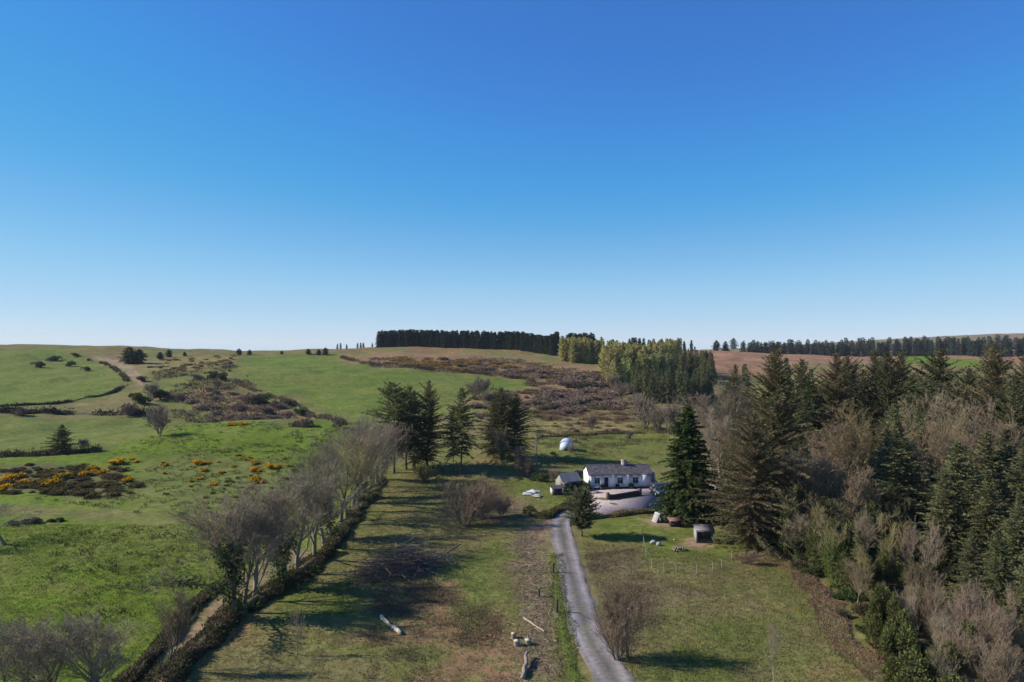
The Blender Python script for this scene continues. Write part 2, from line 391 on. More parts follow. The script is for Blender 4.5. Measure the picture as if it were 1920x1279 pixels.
ang = np.concatenate([np.linspace(-180, -50, 40)[:-1], np.linspace(-50, 50, 560), np.linspace(50, 180, 40)[1:]])
rad = [1.0, 8, 16, 24, 32, 38]
r0 = 42.0
while r0 < 230: rad.append(r0); r0 *= 1.0042
while r0 < 1000: rad.append(r0); r0 *= 1.009
while r0 < 3900: rad.append(r0); r0 *= 1.05
rad = np.array(rad)
A, RR = np.meshgrid(np.radians(ang), rad)
gx = (RR*np.sin(A)).ravel(); gy = (RR*np.cos(A)).ravel(); gz = zfun(gx, gy)
na, nr = len(ang), len(rad)
ii = (np.arange(nr-1)[:, None]*na+np.arange(na-1)[None]).ravel()
gq = np.stack([ii, ii+1, ii+na+1, ii+na], 1)[:, ::-1]
gm = mesh_np('ground', np.stack([gx, gy, gz], 1), gq, ground_colour(gx, gy), M_GROUND, smooth=True)
tag(add('ground', gm), kind='structure')

# driveway, yard
def strip(name, pts, prof, mat, colf, dz=0.05):
    P = dense(pts, 14); d = unit(np.gradient(P, axis=0)); nrm = np.stack([d[:, 1], -d[:, 0]], 1)
    V = []; C = []
    for k, o in enumerate(prof):
        wob = (vnoise(np.arange(len(P))*0.35, np.full(len(P), k*7.7), 5)-.5)*(0.5 if k in (0, len(prof)-1) else 0)
        q = P+nrm*(o+wob)[:, None]
        V.append(np.stack([q[:, 0], q[:, 1], zfun(q[:, 0], q[:, 1])+dz-(0.06 if k in (0, len(prof)-1) else 0)], 1))
        C.append(np.array([colf(o, *p) for p in q]))
    n = len(P); V = np.concatenate(V); C = np.concatenate(C)
    F = [(k*n+i, k*n+i+1, (k+1)*n+i+1, (k+1)*n+i) for k in range(len(prof)-1) for i in range(n-1)]
    return mesh_np(name, V, np.array(F), C, mat, smooth=True)
def drive_col(o, x, y):
    n = float(fbm(np.array([x*1.5]), np.array([y*.5]), 61, 3)[0])
    rut = math.exp(-((abs(o)-0.85)/0.42)**2)
    c = np.array((0.120, 0.108, 0.095))*(1-rut)+np.array((0.262, 0.230, 0.225))*rut
    e = max(0, abs(o)-1.25)/0.4
    c = c*(1-min(1, e)*0.5)+np.array((.17, .14, .09))*min(1, e)*0.5
    g_ = max(0, min(1, (n-.5)*5))*math.exp(-(o/.4)**2)*.55
    c = c*(1-g_)+np.array((.12, .13, .04))*g_
    return c*(0.65+0.7*n)
dm = strip('driveway', DRIVE, [-1.6, -1.4, -1.15, -.88, -.5, 0, .5, .88, 1.15, 1.4, 1.6], M_GRAVEL, drive_col)
tag(add('driveway', dm), kind='structure')

yard_px = [(1062, 948), (1118, 972), (1150, 966), (1232, 958), (1262, 930), (1262, 905), (1224, 912), (1104, 920), (1085, 938)]
yp = [at(c, r) for c, r in yard_px]
YC = Vector((sum(p.x for p in yp)/len(yp), sum(p.y for p in yp)/len(yp), 0))
YZ = max(p.z for p in yp)+0.05
import bmesh
bm = bmesh.new()
vs_ = [bm.verts.new((p.x, p.y, YZ)) for p in yp]
f = bm.faces.new(vs_)
if f.normal.z < 0: f.normal_flip()
bm.normal_update()
ex = bmesh.ops.extrude_face_region(bm, geom=[f])
for v in ex['geom']:
    if isinstance(v, bmesh.types.BMVert): v.co.z -= 1.2
bmesh.ops.recalc_face_normals(bm, faces=bm.faces)
bmesh.ops.triangulate(bm, faces=bm.faces)
bm.verts.index_update()
ym = mesh_np('yard', [v.co[:] for v in bm.verts], [[v.index for v in fc.verts] for fc in bm.faces], (0.36, 0.295, 0.28), M_GRAVEL); bm.free()
tag(add('yard', ym), kind='structure')

# ------------------------------------------------------------------ tree prototypes (meshes only)
def cvar(base, n, s=0.25, hue=0.1):
    b = np.array(base)[None]*(1+rng.uniform(-s, s, (n, 1)))
    return b*(1+rng.uniform(-hue, hue, (n, 3)))
def conifer(H, rmax, cb, prof, whorl, nb, fl, fw, cols, elev=(0.1, -0.25), droop=0.25, irregular=0.2, dens=1.0, bark=(.09, .07, .055), tr=None, name='c', k=6, wood=True, gaps=.08):
    """trunk mesh and crown mesh of a needle tree; prof(t) gives the crown radius from its foot (0) to its tip (1)"""
    tb = Bag(); cb_ = Bag(); seed = random.randrange(1000)
    tr = tr or H*0.013
    n = 7; zz = np.linspace(-0.4, H*0.98, n+1); wob = np.cumsum(rng.normal(0, H*0.009, (n+1, 2)), 0); wob[0] = 0
    Q = np.concatenate([wob, zz[:, None]], 1)
    rr = tr*(1-np.linspace(0, 1, n+1)*0.93); rr[0] *= 1.3
    tb.tubes(Q[:-1], Q[1:], rr[:-1], rr[1:], bark, k=7)
    z0 = H*cb; z = z0; P0 = []; P1 = []; W0 = []
    cols = np.array(cols)
    while z < H*0.985:
        t = (z-z0)/(H-z0); rad_ = rmax*prof(t)
        m = max(3, int(nb*(0.55+0.45*(1-t))+random.random()))
        a0 = random.random()*6.28
        lob = 1+irregular*math.sin(z*1.7+a0)
        for b in range(m):
            a = a0+b*6.283/m+random.uniform(-.35, .35)
            if random.random() < gaps: continue
            rl = 1+2.0*irregular*(float(vnoise(np.array([a*1.1+7]), np.array([z*.35/max(1, H/16)]), seed))-.5)
            L = max(0.18, rad_*rl*random.uniform(1-irregular*1.3, 1.12)*(lob if b % 2 else 1))
            e = elev[1]*(1-t)+elev[0]*t+random.uniform(-.12, .12)
            ns = max(3, int(L/(fl*0.36)*dens))
            s = np.linspace(0.12, 1, ns)+rng.uniform(-.04, .04, ns)
            ca, sa = math.cos(a), math.sin(a)
            cx = np.interp(z, zz, wob[:, 0]); cy = np.interp(z, zz, wob[:, 1])
            hx = L*s*math.cos(e); zz_ = z+L*s*math.sin(e)-droop*L*s*s*(1-t*0.7)
            P = np.stack([cx+ca*hx, cy+sa*hx, zz_], 1)
            tz = math.sin(e)-2*droop*s*(1-t*0.7)
            tan = unit(np.stack([np.full(ns, ca*math.cos(e)), np.full(ns, sa*math.cos(e)), tz], 1))
            lat = np.array([-sa, ca, 0.0])
            ci = cols[rng.integers(len(cols))]; shade = random.uniform(.72, 1.28)
            ln = fl*(1.15-0.55*s)*min(1, 0.45+L/(rmax*.7))
            for sg in (-1, 1, 0):
                if sg == 0:
                    D = tan+rng.normal(0, .25, (ns, 3)); D[:, 2] += rng.uniform(-.5, .35, ns)
                else:
                    D = tan*0.75+lat*sg*0.8+rng.normal(0, .22, (ns, 3)); D[:, 2] -= rng.uniform(0.0, .4, ns)
                cb_.leaves(P, D, ln*rng.uniform(.7, 1.2, ns), fw*rng.uniform(.7, 1.2, ns), cvar(ci*shade, ns, .18, .06))
            P0.append(P[0]*0+np.array([cx, cy, z])); P1.append(P[int(ns*.75)]); W0.append(0.012*L+0.012)
        z += whorl*random.uniform(.75, 1.25)*(1.0-0.35*t)
    if wood:
        tb.tubes(P0, P1, W0, np.array(W0)*.3, np.array(bark)*.9, k=3)
    return tb.mesh(name+'_trunk', M_BARK, True), cb_.mesh(name+'_crown', M_LEAF)

def cone_p(t): return (1-t)**0.85*min(1, 0.55+t*3.0)
def spire_p(t): return (1-t)**0.75*min(1, 0.75+t*1.5)
def blunt_p(t): return (1-t)**0.45*min(1, .8+t)
def egg_p(t): return math.sin(math.pi*min(1, (t*0.9+0.1)))**0.7*(1.0-0.25*t)
def column_p(t): return (1-t**2.2)**0.8*min(1, 0.6+t*2)
def broad_p(t): return (1-t**2.0)**0.9*min(1, 0.65+t*1.3)

SPR = [(0.078, 0.098, 0.036), (0.092, 0.108, 0.038), (0.066, 0.092, 0.038)]
SPRB = [(.115, .128, .056), (.138, .152, .066), (.150, .158, .062), (.125, .118, .055)]
SPRD = [(0.032, 0.05, 0.026), (0.039, 0.057, 0.028), (0.026, 0.045, 0.028)]
OLV = [(0.128, 0.116, 0.048), (0.15, 0.126, 0.06), (0.1, 0.102, 0.042), (0.17, 0.125, 0.068)]
LAR = [(.44, .40, .14), (.38, .36, .125), (.46, .40, .16)]
LARG = [(.33, .34, .125), (.28, .30, .11), (.36, .34, .125)]
PIN = [(.102, .108, .042), (.122, .122, .050), (.084, .092, .036)]
FIR = [(0.068, 0.1, 0.026), (0.088, 0.12, 0.032), (0.054, 0.08, 0.024)]

PR = {}
def keep(key, name, parts, H): PR.setdefault(key, []).append((name, parts, H))
for i in range(3):
    t, c = conifer(16, 4.9, .06, cone_p, .40, 10, .80, .17, SPR, irregular=.36, dens=1.2, name='spruce')
    keep('spruce', 'spruce_tree', [('trunk', t), ('crown', c)], 16)
for i in range(3):
    t, c = conifer(16, 4.9, .05, cone_p, .36, 10, .70, .16, SPRB, elev=(.6, .0), droop=.18, irregular=.34, dens=1.2, name='sitka')
    keep('sitka', 'spruce_tree', [('trunk', t), ('crown', c)], 16)
for i in range(2):
    t, c = conifer(24, 9.5, .06, broad_p, .46, 11, .78, .14, OLV, elev=(.85, .0), droop=.16, irregular=.48, dens=1.25, gaps=.12, name='oldconifer', bark=(.12, .09, .065))
    keep('oldcon', 'conifer_tree', [('trunk', t), ('crown', c)], 24)
for i in range(4):
    t, c = conifer(20, 6.4+.5*i, .08, broad_p, .42, 10, .70, .15, [OLV[0], OLV[2], PIN[0], PIN[2]], elev=(.85, .0), droop=.18, irregular=.45, dens=1.1, gaps=.18, name='midconifer')
    keep('midcon', 'conifer_tree', [('trunk', t), ('crown', c)], 20)
for i in range(3):
    t, c = conifer(16, 5.8, .26, broad_p, .48, 9, .85, .17, PIN, elev=(.75, -.05), droop=.18, irregular=.5, dens=1.2, gaps=.2, name='pine', bark=(.10, .08, .065))
    keep('pine', 'pine_tree', [('trunk', t), ('crown', c)], 16)
t, c = conifer(17, 4.4, .05, lambda t: (1-t)**0.7*min(1, .8+t*2), .30, 13, .60, .24, FIR, elev=(.4, -.05), droop=.25, irregular=.24, dens=1.5, name='fir')
keep('fir', 'conifer_tree', [('trunk', t), ('crown', c)], 17)
t, c = conifer(6.3, 2.7, .18, egg_p, .16, 13, .42, .085, [(.15, .165, .075), (.175, .18, .085), (.13, .145, .065)], elev=(1.0, .25), droop=.03, irregular=.2, dens=1.15, gaps=.03, name='youngpine', tr=.13)
keep('eggpine', 'pine_tree', [('trunk', t), ('crown', c)], 6.3)
t, c = conifer(7, 3.0, .12, lambda t: (1-t)**.8*min(1, .7+t*2), .34, 9, .5, .18, PIN, elev=(.6, .1), droop=.05, irregular=.25, name='fieldpine', tr=.14)
keep('fieldpine', 'pine_tree', [('trunk', t), ('crown', c)], 7)
# coarse ones for the far woods: one mesh each
def far_conifer(key, name, H, r, prof, cols, n=4, cb=.03, fl=1.0, fw=.42, whorl=.75, nb=7, **kw):
    for i in range(n):
        t, c = conifer(H, r, cb, prof, whorl, nb, fl, fw, cols, wood=False, name=key, **kw)
        keep(key, name, [('trunk', t), ('crown', c)], H)
far_conifer('farspruce', 'spruce_tree', 12, 2.2, blunt_p, SPRD, 5, fw=.55, irregular=.15)
far_conifer('farlarch', 'larch_tree', 15, 3.1, column_p, LAR, 5, fw=.5, elev=(.8, .2), droop=.05, irregular=.25)
far_conifer('farlarchg', 'larch_tree', 14, 3.1, column_p, LARG, 4, elev=(.8, .2), droop=.05, irregular=.25)
far_conifer('midspruce', 'young_spruce', 13, 3.0, cone_p, SPRB, 4, fl=.8, fw=.32, whorl=.6)
far_conifer('farwood', 'conifer_tree', 18, 4.2, blunt_p, [(.050, .066, .052), (.058, .074, .054), (.042, .060, .050)], 5, fl=1.5, fw=.6, whorl=1.1, irregular=.3)
far_conifer('farpine', 'pine_tree', 12, 5.0, egg_p, SPRD, 2, cb=.06, fl=1.3, fw=.55, whorl=.7, nb=10, irregular=.3)

# bare deciduous trees
def bare(H, spread, stems=1, lean=0.05, tw=0.019, levels=(9, 8, 6, 5), first=0.25, up=0.22, bark=(.15, .125, .10), twig=(.19, .155, .13), name='b', tr=None, limb=0.85, ivy=0.0, ivycol=((.07, .10, .03), (.09, .115, .035), (.055, .08, .025))):
    S = []
    def branch(p, d, L, r, lev, n):
        d = d/np.linalg.norm(d); pts = [p]; q = p.copy(); dd = d.copy()
        for i in range(n):
            dd = dd+rng.normal(0, 0.07 if lev == 0 else 0.13+0.03*lev, 3); dd[2] += up*0.35*(1 if lev else .3); dd /= np.linalg.norm(dd)
            ra = r*(1-0.75*i/n); rb = r*(1-0.75*(i+1)/n)
            q2 = q+dd*L/n; S.append((q, q2, max(ra, tw*.5), max(rb, tw*.45), lev)); q = q2; pts.append(q)
        if lev < len(levels):
            m = levels[lev]
            for c in range(m):
                f = (first if lev == 0 else 0.22)+(1-(first if lev == 0 else .22))*(c+random.random())/m
                f = min(.98, f); k = min(n-1, int(f*n)); w = f*n-k
                b = pts[k]*(1-w)+pts[k+1]*w
                ax = pts[k+1]-pts[k]; ax /= np.linalg.norm(ax)
                o = rng.normal(size=3); o -= ax*o.dot(ax); o /= np.linalg.norm(o)
                sp = (0.75 if lev == 0 else 0.7)*spread*random.uniform(.7, 1.25)
                nd = ax+o*sp; nd[2] += up
                Ln = L*(limb if lev == 0 else 0.58)*(1.05-0.4*f)*random.uniform(.7, 1.25)
                branch(b, nd, Ln, r*(1-0.75*f)*random.uniform(.5, .68), lev+1, 4 if lev == 0 else (3 if lev == 1 else 2))
    for s in range(stems):
        a = random.random()*6.28; off = np.array([math.cos(a), math.sin(a), 0])*(0.25*(stems > 1))*H*.08
        d = np.array([math.cos(a)*lean*(1+1.6*(stems > 1)), math.sin(a)*lean*(1+1.6*(stems > 1)), 1.0])
        branch(off+np.array([0, 0, -.2]), d, H*random.uniform(.55, .68), tr or H*0.021, 0, 6)
    p0 = np.array([s[0] for s in S]); p1 = np.array([s[1] for s in S]); ra = np.array([s[2] for s in S]); rb = np.array([s[3] for s in S]); lv = np.array([s[4] for s in S])
    zmax = np.percentile(p1[:, 2], 99.5); k = H/zmax
    p0 = p0*k; p1 = p1*k
    tk = Bag(); tk.tubes(p0[lv <= 1], p1[lv <= 1], ra[lv <= 1], rb[lv <= 1], bark, k=5)
    cr = Bag(); m = lv >= 2
    cr.tubes(p0[m], p1[m], ra[m], rb[m], cvar(twig, m.sum(), .2, .06), k=3)
    parts = [('trunk', tk.mesh(name+'_trunk', M_BARK, True)), ('crown', cr.mesh(name+'_twigs', M_TWIG))]
    if ivy:
        iv = Bag(); mm = (lv == 0) | ((lv == 1) & (p1[:, 2] < H*.62)); a_, b_ = p0[mm], p1[mm]; rr_ = ra[mm]; l0 = lv[mm]
        ln = np.linalg.norm(b_-a_, axis=1)
        for j in range(len(a_)):
            n = int(ln[j]*(110 if l0[j] == 0 else 55)*ivy**1.6)
            if n < 1: continue
            f = rng.random(n); P = a_[j]+(b_[j]-a_[j])*f[:, None]
            o = unit(rng.normal(size=(n, 3))); P = P+o*(rr_[j]+rng.uniform(.05, .55 if l0[j] == 0 else .34, n)[:, None]*ivy**1.6)
            iv.leaves(P, o+rng.normal(0, .5, (n, 3))+[0, 0, -.3], rng.uniform(.14, .28, n), rng.uniform(.10, .18, n), cvar(ivycol[rng.integers(3)], n, .3, .1))
        parts.append(('ivy', iv.mesh(name+'_ivy', M_LEAF)))
    return parts
GREY = dict(bark=(.22, .19, .135), twig=(.235, .192, .13))
BRN = dict(bark=(.18, .145, .10), twig=(.225, .17, .105))
OLT = dict(bark=(.19, .165, .09), twig=(.26, .215, .105))
PALE = dict(bark=(.32, .27, .20), twig=(.25, .195, .14))
for i in range(4): keep('bare', 'bare_tree', bare(9, 1.0, **GREY, name='bare'), 9)
for i in range(2): keep('barebrown', 'bare_tree', bare(8, .95, **BRN, name='barebrown'), 8)
for i in range(2): keep('bareolive', 'bare_tree', bare(11, 1.05, **OLT, name='bareolive', tw=.02), 11)
for i in range(3): keep('ivytree', 'ivy_clad_tree', bare(10, .9, **GREY, name='ivytree', ivy=1.15, tr=.2), 10)
for i in range(2): keep('ivytall', 'ivy_clad_tree', bare(12, .7, levels=(9, 6, 5, 4), limb=.6, **OLT, name='ivytall', ivy=1.9, ivycol=((.115, .145, .036), (.145, .165, .042), (.09, .115, .032))), 12)
for i in range(3): keep('birch', 'bare_tree', bare(12, .62, levels=(10, 6, 5, 4), first=.25, up=.4, limb=.6, **PALE, name='birch', tr=.11), 12)
for i in range(3): keep('multi', 'bare_shrub', bare(5, .8, stems=9, lean=.17, levels=(8, 7, 5), up=.22, first=.12, limb=.7, bark=(.16, .125, .10), twig=(.24, .175, .12), name='multi', tr=.06, tw=.018), 5)
for i in range(2): keep('sapling', 'sapling', bare(4, .6, levels=(9, 5, 4), up=.35, first=.3, limb=.6, **GREY, name='sapling', tr=.045), 4)
for i in range(3): keep('farbare', 'bare_tree', bare(7, 1.0, stems=5, lean=.14, levels=(7, 7, 5), first=.15, bark=(.16, .13, .10), twig=(.19, .15, .115), name='farbare', tr=.12, tw=.06), 7)
for i in range(2): keep('pollard', 'bare_tree', bare(5, 1.5, levels=(10, 8, 6, 4), first=.55, up=-.05, lean=.3, bark=(.2, .18, .15), twig=(.13, .115, .095), name='pollard', tr=.16), 5)

def mound(key, name, part, n, rx, rz, cols, ll, lw, count, flower=None, fp=0.0, mat=None):
    for i in range(n):
        b = Bag(); nl = 9
        cen = np.stack([rng.normal(0, .45*rx, nl), rng.normal(0, .45*rx, nl), rng.uniform(.05, .55, nl)*rz], 1); cr_ = rng.uniform(.35, .62, nl)*rx
        j = rng.integers(nl, size=count); o = unit(rng.normal(size=(count, 3))); o[:, 2] = np.abs(o[:, 2])*.9-.1
        P = cen[j]+o*cr_[j][:, None]*rng.uniform(.65, 1.05, count)[:, None]*[1, 1, rz/rx*.9]
        P[:, 2] = np.maximum(P[:, 2], 0.0)
        c = np.array(cols)[rng.integers(len(cols), size=count)]*rng.uniform(.7, 1.3, (count, 1))
        if flower is not None:
            fm = (rng.random(count) < fp*np.clip(P[:, 2]/rz*1.8, 0, 1)); c[fm] = np.array(flower)*rng.uniform(.75, 1.15, (fm.sum(), 1))
        b.leaves(P-o*ll*.3, o+rng.normal(0, .55, (count, 3))+[0, 0, .25], rng.uniform(.6, 1.3, count)*ll, rng.uniform(.7, 1.3, count)*lw, c)
        st = Bag(); m = 10; a = rng.uniform(0, 6.28, m)
        st.tubes(np.zeros((m, 3))-[0, 0, .2], np.stack([np.cos(a)*rx*.5, np.sin(a)*rx*.5, np.full(m, rz*.6)], 1), .04, .015, (.12, .10, .08), k=3)
        keep(key, name, [('stems', st.mesh(key+'_stems', M_BARK)), (part, b.mesh(key+'_leaves', mat or M_LEAF))], rz*1.2)
mound('gorse', 'gorse_bush', 'foliage', 4, 1.0, 1.1, [(.035, .055, .018), (.05, .07, .022), (.07, .075, .03)], .26, .10, 1500, (.78, .42, .012), .72)
mound('gorsedark', 'gorse_bush', 'foliage', 3, 1.0, 1.0, [(.065, .075, .03), (.09, .085, .04), (.12, .09, .05)], .26, .10, 1200, (.45, .24, .02), .10)
mound('moorgorse', 'gorse_bush', 'foliage', 3, 1.0, 1.0, [(.20, .14, .055), (.14, .11, .05), (.24, .145, .075)], .26, .10, 1100, (.46, .27, .05), .32)
mound('scrub', 'scrub_bush', 'foliage', 4, 1.4, 1.5, [(.26, .185, .13), (.21, .15, .105), (.30, .21, .155)], .34, .07, 1700, mat=M_TWIG)
mound('scrubdark', 'scrub_bush', 'foliage', 3, 1.4, 1.5, [(.075, .075, .038), (.095, .082, .046), (.06, .068, .032)], .30, .11, 1500)
mound('bush', 'evergreen_bush', 'foliage', 3, 1.2, 1.5, [(.07, .10, .028), (.09, .12, .035), (.055, .08, .024)], .24, .12, 2000)
mound('thicket', 'ivy_thicket', 'foliage', 3, 2.0, 4.2, [(.105, .13, .034), (.135, .15, .04), (.08, .10, .03), (.15, .14, .055)], .26, .13, 6500)
mound('willow', 'willow_bush', 'foliage', 2, 1.3, 2.6, [(.21, .20, .06), (.17, .17, .055), (.24, .21, .08)], .5, .05, 1400, mat=M_TWIG)
mound('bramble', 'bramble_patch', 'foliage', 3, 1.0, .8, [(.19, .10, .065), (.15, .085, .055), (.22, .14, .085)], .15, .035, 1800, mat=M_TWIG)

CNT = {}
def put(key, p, H, label, cat, group=None, rz=None, sx=1.0, variant=None, sink=0.1, name=None):
    k = CNT.get(key, 0); CNT[key] = k+1
    lst = PR[key]; nm, parts, H0 = lst[(variant if variant is not None else k) % len(lst)]
    s = H/H0
    e = empty(name or nm, (p[0], p[1], p[2]-sink*min(1, s)), random.random()*6.28 if rz is None else rz, (s*sx, s*sx, s))
    for pn, me in parts: add(pn, me, e)
    tag(e, label, cat, group); return e
def top_at(c, rt, y):
    """ground point at distance y below a photograph column, and the height that brings its tip to row rt"""
    x = (c-960)/1280*y; g = ground(x, y)
    return g, CAM_H-(rt-640)/1280*y-g.z

def rows(key, c, rb, rt, label, cat='tree', group=None, **kw):
    p = at(c, rb); H = CAM_H-(rt-640)/1280*p.y-p.z
    return put(key, p, max(.3, H), label, cat, group, **kw)
def tip(key, c, rt, y, label, cat='tree', group=None, **kw):
    g, H = top_at(c, rt, y); return put(key, g, H, label, cat, group, **kw)

# ------------------------------------------------------------------ cottage
WHITE = (.80, .80, .79)
def part(name, parent, mat, boxes, col=(1, 1, 1), loc=(0, 0, 0), rz=0.0):
    b = Bag()
    for bx_ in boxes: b.box(*bx_, C=col)
    return add(name, b.mesh(name, mat), parent, loc, rz)
def hullpart(name, parent, mat, pts, col):
    b = Bag(); b.hull(pts, col); return add(name, b.mesh(name, mat), parent)
def cottage():
    fl = at(1104, 918); L, D, HE, HR = 11.2, 4.8, 2.4, 3.5
    e = empty('cottage', (fl.x, fl.y, YZ-.02), R(5))
    tag(e, 'long low white cottage with a dark slate roof at the head of the driveway', 'cottage')
    ops = [(.093, .18, .80, 1.86), (.245, .312, .0, 1.95), (.457, .545, .80, 1.86), (.70, .79, .80, 1.86)]
    # front wall pieced round the openings, 0.45 thick
    b = Bag(); xs = [0]; T = .45
    edges = [(a*L, c*L, z0, z1) for a, c, z0, z1 in ops]
    x = 0.0
    for x0, x1, z0, z1 in edges:
        b.box(x, x0, 0, T, 0, HE); 
        if z0 > 0: b.box(x0, x1, 0, T, 0, z0)
        b.box(x0, x1, 0, T, z1, HE); x = x1
    b.box(x, L, 0, T, 0, HE)
    b.box(0, L, D-T, D, 0, HE)
    for gx0, gx1 in ((0, T), (L-T, L)):
        b.hull([(q, yy, zz) for q in (gx0, gx1) for yy, zz in ((T, 0), (D-T, 0), (T, HE), (D-T, HE), (D/2, HR-.1))])
    w = b.mesh('cottage_wall', M_PAINT)
    w.attributes['Col'].data.foreach_set('color', np.tile(np.array([*WHITE, 1], np.float32), len(w.vertices)))
    add('wall', w, e)
    part('plinth', e, M_STONE, [(-.03, L+.03, -.04, -.004, 0, .22), (-.04, -.004, -.03, D, 0, .22)], (.03, .03, .035))
    # roof: two slabs with lapped slate courses
    rb = Bag(); nC = 14
    for sgn in (0, 1):
        for k in range(nC):
            t0, t1 = k/nC, (k+1.25)/nC
            def pt(t, dz):
                y = -.25+(D/2+.25)*t; z = HE+.02+(HR-HE+.12)*t+dz
                return (y if sgn == 0 else D-y, z)
            t1 = min(1, t1)
            a0 = pt(t0, .075); a1 = pt(t1, .045); c0 = pt(t0, .02); c1 = pt(t1, 0.0)
            nx = 24
            for i in range(nx):
                x0 = -.15+(L+.3)*i/nx; x1 = -.15+(L+.3)*(i+1)/nx-.006
                jz = random.uniform(0, .014)
                sh = random.uniform(.65, 1.35); col = np.array((.150, .130, .138))*sh
                if random.random() < .16: col = np.array((.18, .145, .12))*random.uniform(.8, 1.2)
                v = [(x0, a0[0], a0[1]+jz), (x1, a0[0], a0[1]+jz), (x1, a1[0], a1[1]+jz), (x0, a1[0], a1[1]+jz), (x0, c0[0], c0[1]), (x1, c0[0], c0[1])]
                rb.put(v, [(0, 1, 2), (0, 2, 3), (4, 5, 1), (4, 1, 0)], col)
    ro = add('roof', rb.mesh('cottage_roof', M_SLATE), e)
    rb2 = Bag(); rb2.hull([(x, y, z) for x in (-.12, L+.12) for y, z in ((-.2, HE), (D+.2, HE), (D/2, HR+.05), (-.2, HE-.03), (D+.2, HE-.03))], (.10, .09, .09))
    rg = Bag(); rg.tubes([(-.15, D/2, HR+.19)], [(L+.15, D/2, HR+.19)], .10, .10, (.16, .14, .14), k=8)
    add('ridge_tiles', rg.mesh('ridge', M_SLATE), ro)
    cx = .605*L
    ch = part('chimney', ro, M_PAINT, [(cx-.36, cx+.36, D/2-.34, D/2+.34, HR-.5, HR+.85), (cx-.43, cx+.43, D/2-.41, D/2+.41, HR+.85, HR+.97)], (.32, .31, .31))
    for q in (-.2, .2):
        pb = Bag(); pb.tubes([(cx+q, D/2, HR+.97)], [(cx+q, D/2, HR+1.2)], .10, .085, (.35, .2, .13), k=8)
        add('chimney_pot', pb.mesh('pot', M_STONE), ro)
    for i, (x0, x1, z0, z1) in enumerate(edges):
        if z0 == 0:
            d = part('door', e, M_WOOD, [(x0+.002, x1-.002, .14, .20, 0, z1-.002)], (.025, .03, .05))
            part('handle', d, M_METAL, [(x1-.16, x1-.12, .11, .138, .95, 1.1)], (.4, .4, .38))
            continue
        fc = [(.55, .55, .54), (.55, .55, .54), (.30, .46, .46), (.30, .46, .46)][i]
        wd = part('window', e, M_GLASS, [(x0+.002, x1-.002, .17, .19, z0+.002, z1-.002)])
        s = .07; xm = (x0+x1)/2
        part('frame', wd, M_WOOD, [(x0+.003, x0+s, .11, .168, z0+.003, z1-.003), (x1-s, x1-.003, .11, .168, z0+.003, z1-.003), (x0+s, x1-s, .11, .168, z0+.003, z0+s), (x0+s, x1-s, .11, .168, z1-s, z1-.003), (xm-.03, xm+.03, .115, .165, z0+s, z1-s), (x0+s, x1-s, .12, .160, z0+.68, z0+.73)], fc)
        part('sill', wd, M_PAINT, [(x0-.06, x1+.06, -.10, -.003, z0-.09, z0-.004)], (.55, .55, .55))
    g = Bag(); g.tubes([(-.1, -.30, HE-.02)], [(L+.1, -.30, HE-.02)], .06, .06, (.10, .10, .11), k=6)
    g.tubes([(L-.1, -.1, .05), (.1, -.1, .05)], [(L-.1, -.1, HE-.05), (.1, -.1, HE-.05)], .04, .04, (.10, .10, .11), k=6)
    add('gutter', g.mesh('gutter', M_METAL), e)
    return e, L, D
COT, CL, CD = cottage()
def loc_cot(x, y, z=0):
    c, s = math.cos(R(5)), math.sin(R(5)); p = COT.location
    return Vector((p.x+x*c-y*s, p.y+x*s+y*c, p.z+z))
# pots and small things at the foot of the front wall
def planter(x, y, s, label, cols):
    e = empty('plant_tub', loc_cot(x, y, .03)); b = Bag(); b.tubes([(0, 0, 0)], [(0, 0, .35*s)], .22*s, .3*s, (.09, .07, .06), k=10)
    add('tub', b.mesh('tub', M_STONE), e); b = Bag(); n = 160; o = unit(rng.normal(size=(n, 3))); o[:, 2] = abs(o[:, 2])
    b.leaves(o*[.15*s, .15*s, .2*s]+[0, 0, .33*s], o, .3*s, .12*s, cvar(cols, n, .4)); add('plant', b.mesh('plant', M_LEAF), e)
    tag(e, label, 'plant tub')
planter(2.4, -.6, 1.1, 'plant tub between the leftmost cottage window and the dark door', (.05, .07, .03))
planter(5.0, -.5, 1.0, 'plant tub under the left end of the middle cottage window', (.06, .06, .03))
planter(7.4, -.65, 1.2, 'bushy plant tub right of the middle cottage window', (.03, .06, .02))
# bench
e = empty('garden_bench', loc_cot(1.2, -1.0, .03), R(7)); tag(e, 'pale low bench on the gravel before the leftmost cottage window', 'bench')
part('seat', e, M_WOOD, [(-.75, .75, -.2, .2, .40, .46)], (.55, .55, .52))
for sx in (-.65, .65): part('leg', e, M_WOOD, [(sx-.04, sx+.04, -.18, .18, 0, .398)], (.45, .45, .42))

# broken pale wall end right of the cottage
e = empty('ruined_wall', loc_cot(CL+.35, 1.2, -.1), R(7)); tag(e, 'broken wall of pale pinkish stones against the right gable of the cottage', 'wall')
z = 0; 
for k in range(13):
    b = Bag(); w = random.uniform(.35, .6)-.012*k; d_ = random.uniform(.5, 1.1)*(1-k*.04); h = random.uniform(.24, .36)
    if k < 8:
        cx_, cy_ = .55+random.uniform(-.15, .15), 1.0+random.uniform(-.3, .3)
    else: cx_, cy_ = 1.2+random.uniform(-.3, .5), -.2+random.uniform(-.6, .6); 
    zz = z if k < 8 else .05+.3*(k % 2)
    b.hull([(cx_+random.choice((-1, 1))*w*random.uniform(.7, 1), cy_+random.choice((-1, 1))*d_*random.uniform(.7, 1), zz+random.choice((0, h))*random.uniform(.9, 1)) for _ in range(30)], np.array((.52, .43, .39))*random.uniform(.8, 1.15))
    add('stone', b.mesh('stone', M_STONE), e)
    if k < 8: z += h*.97

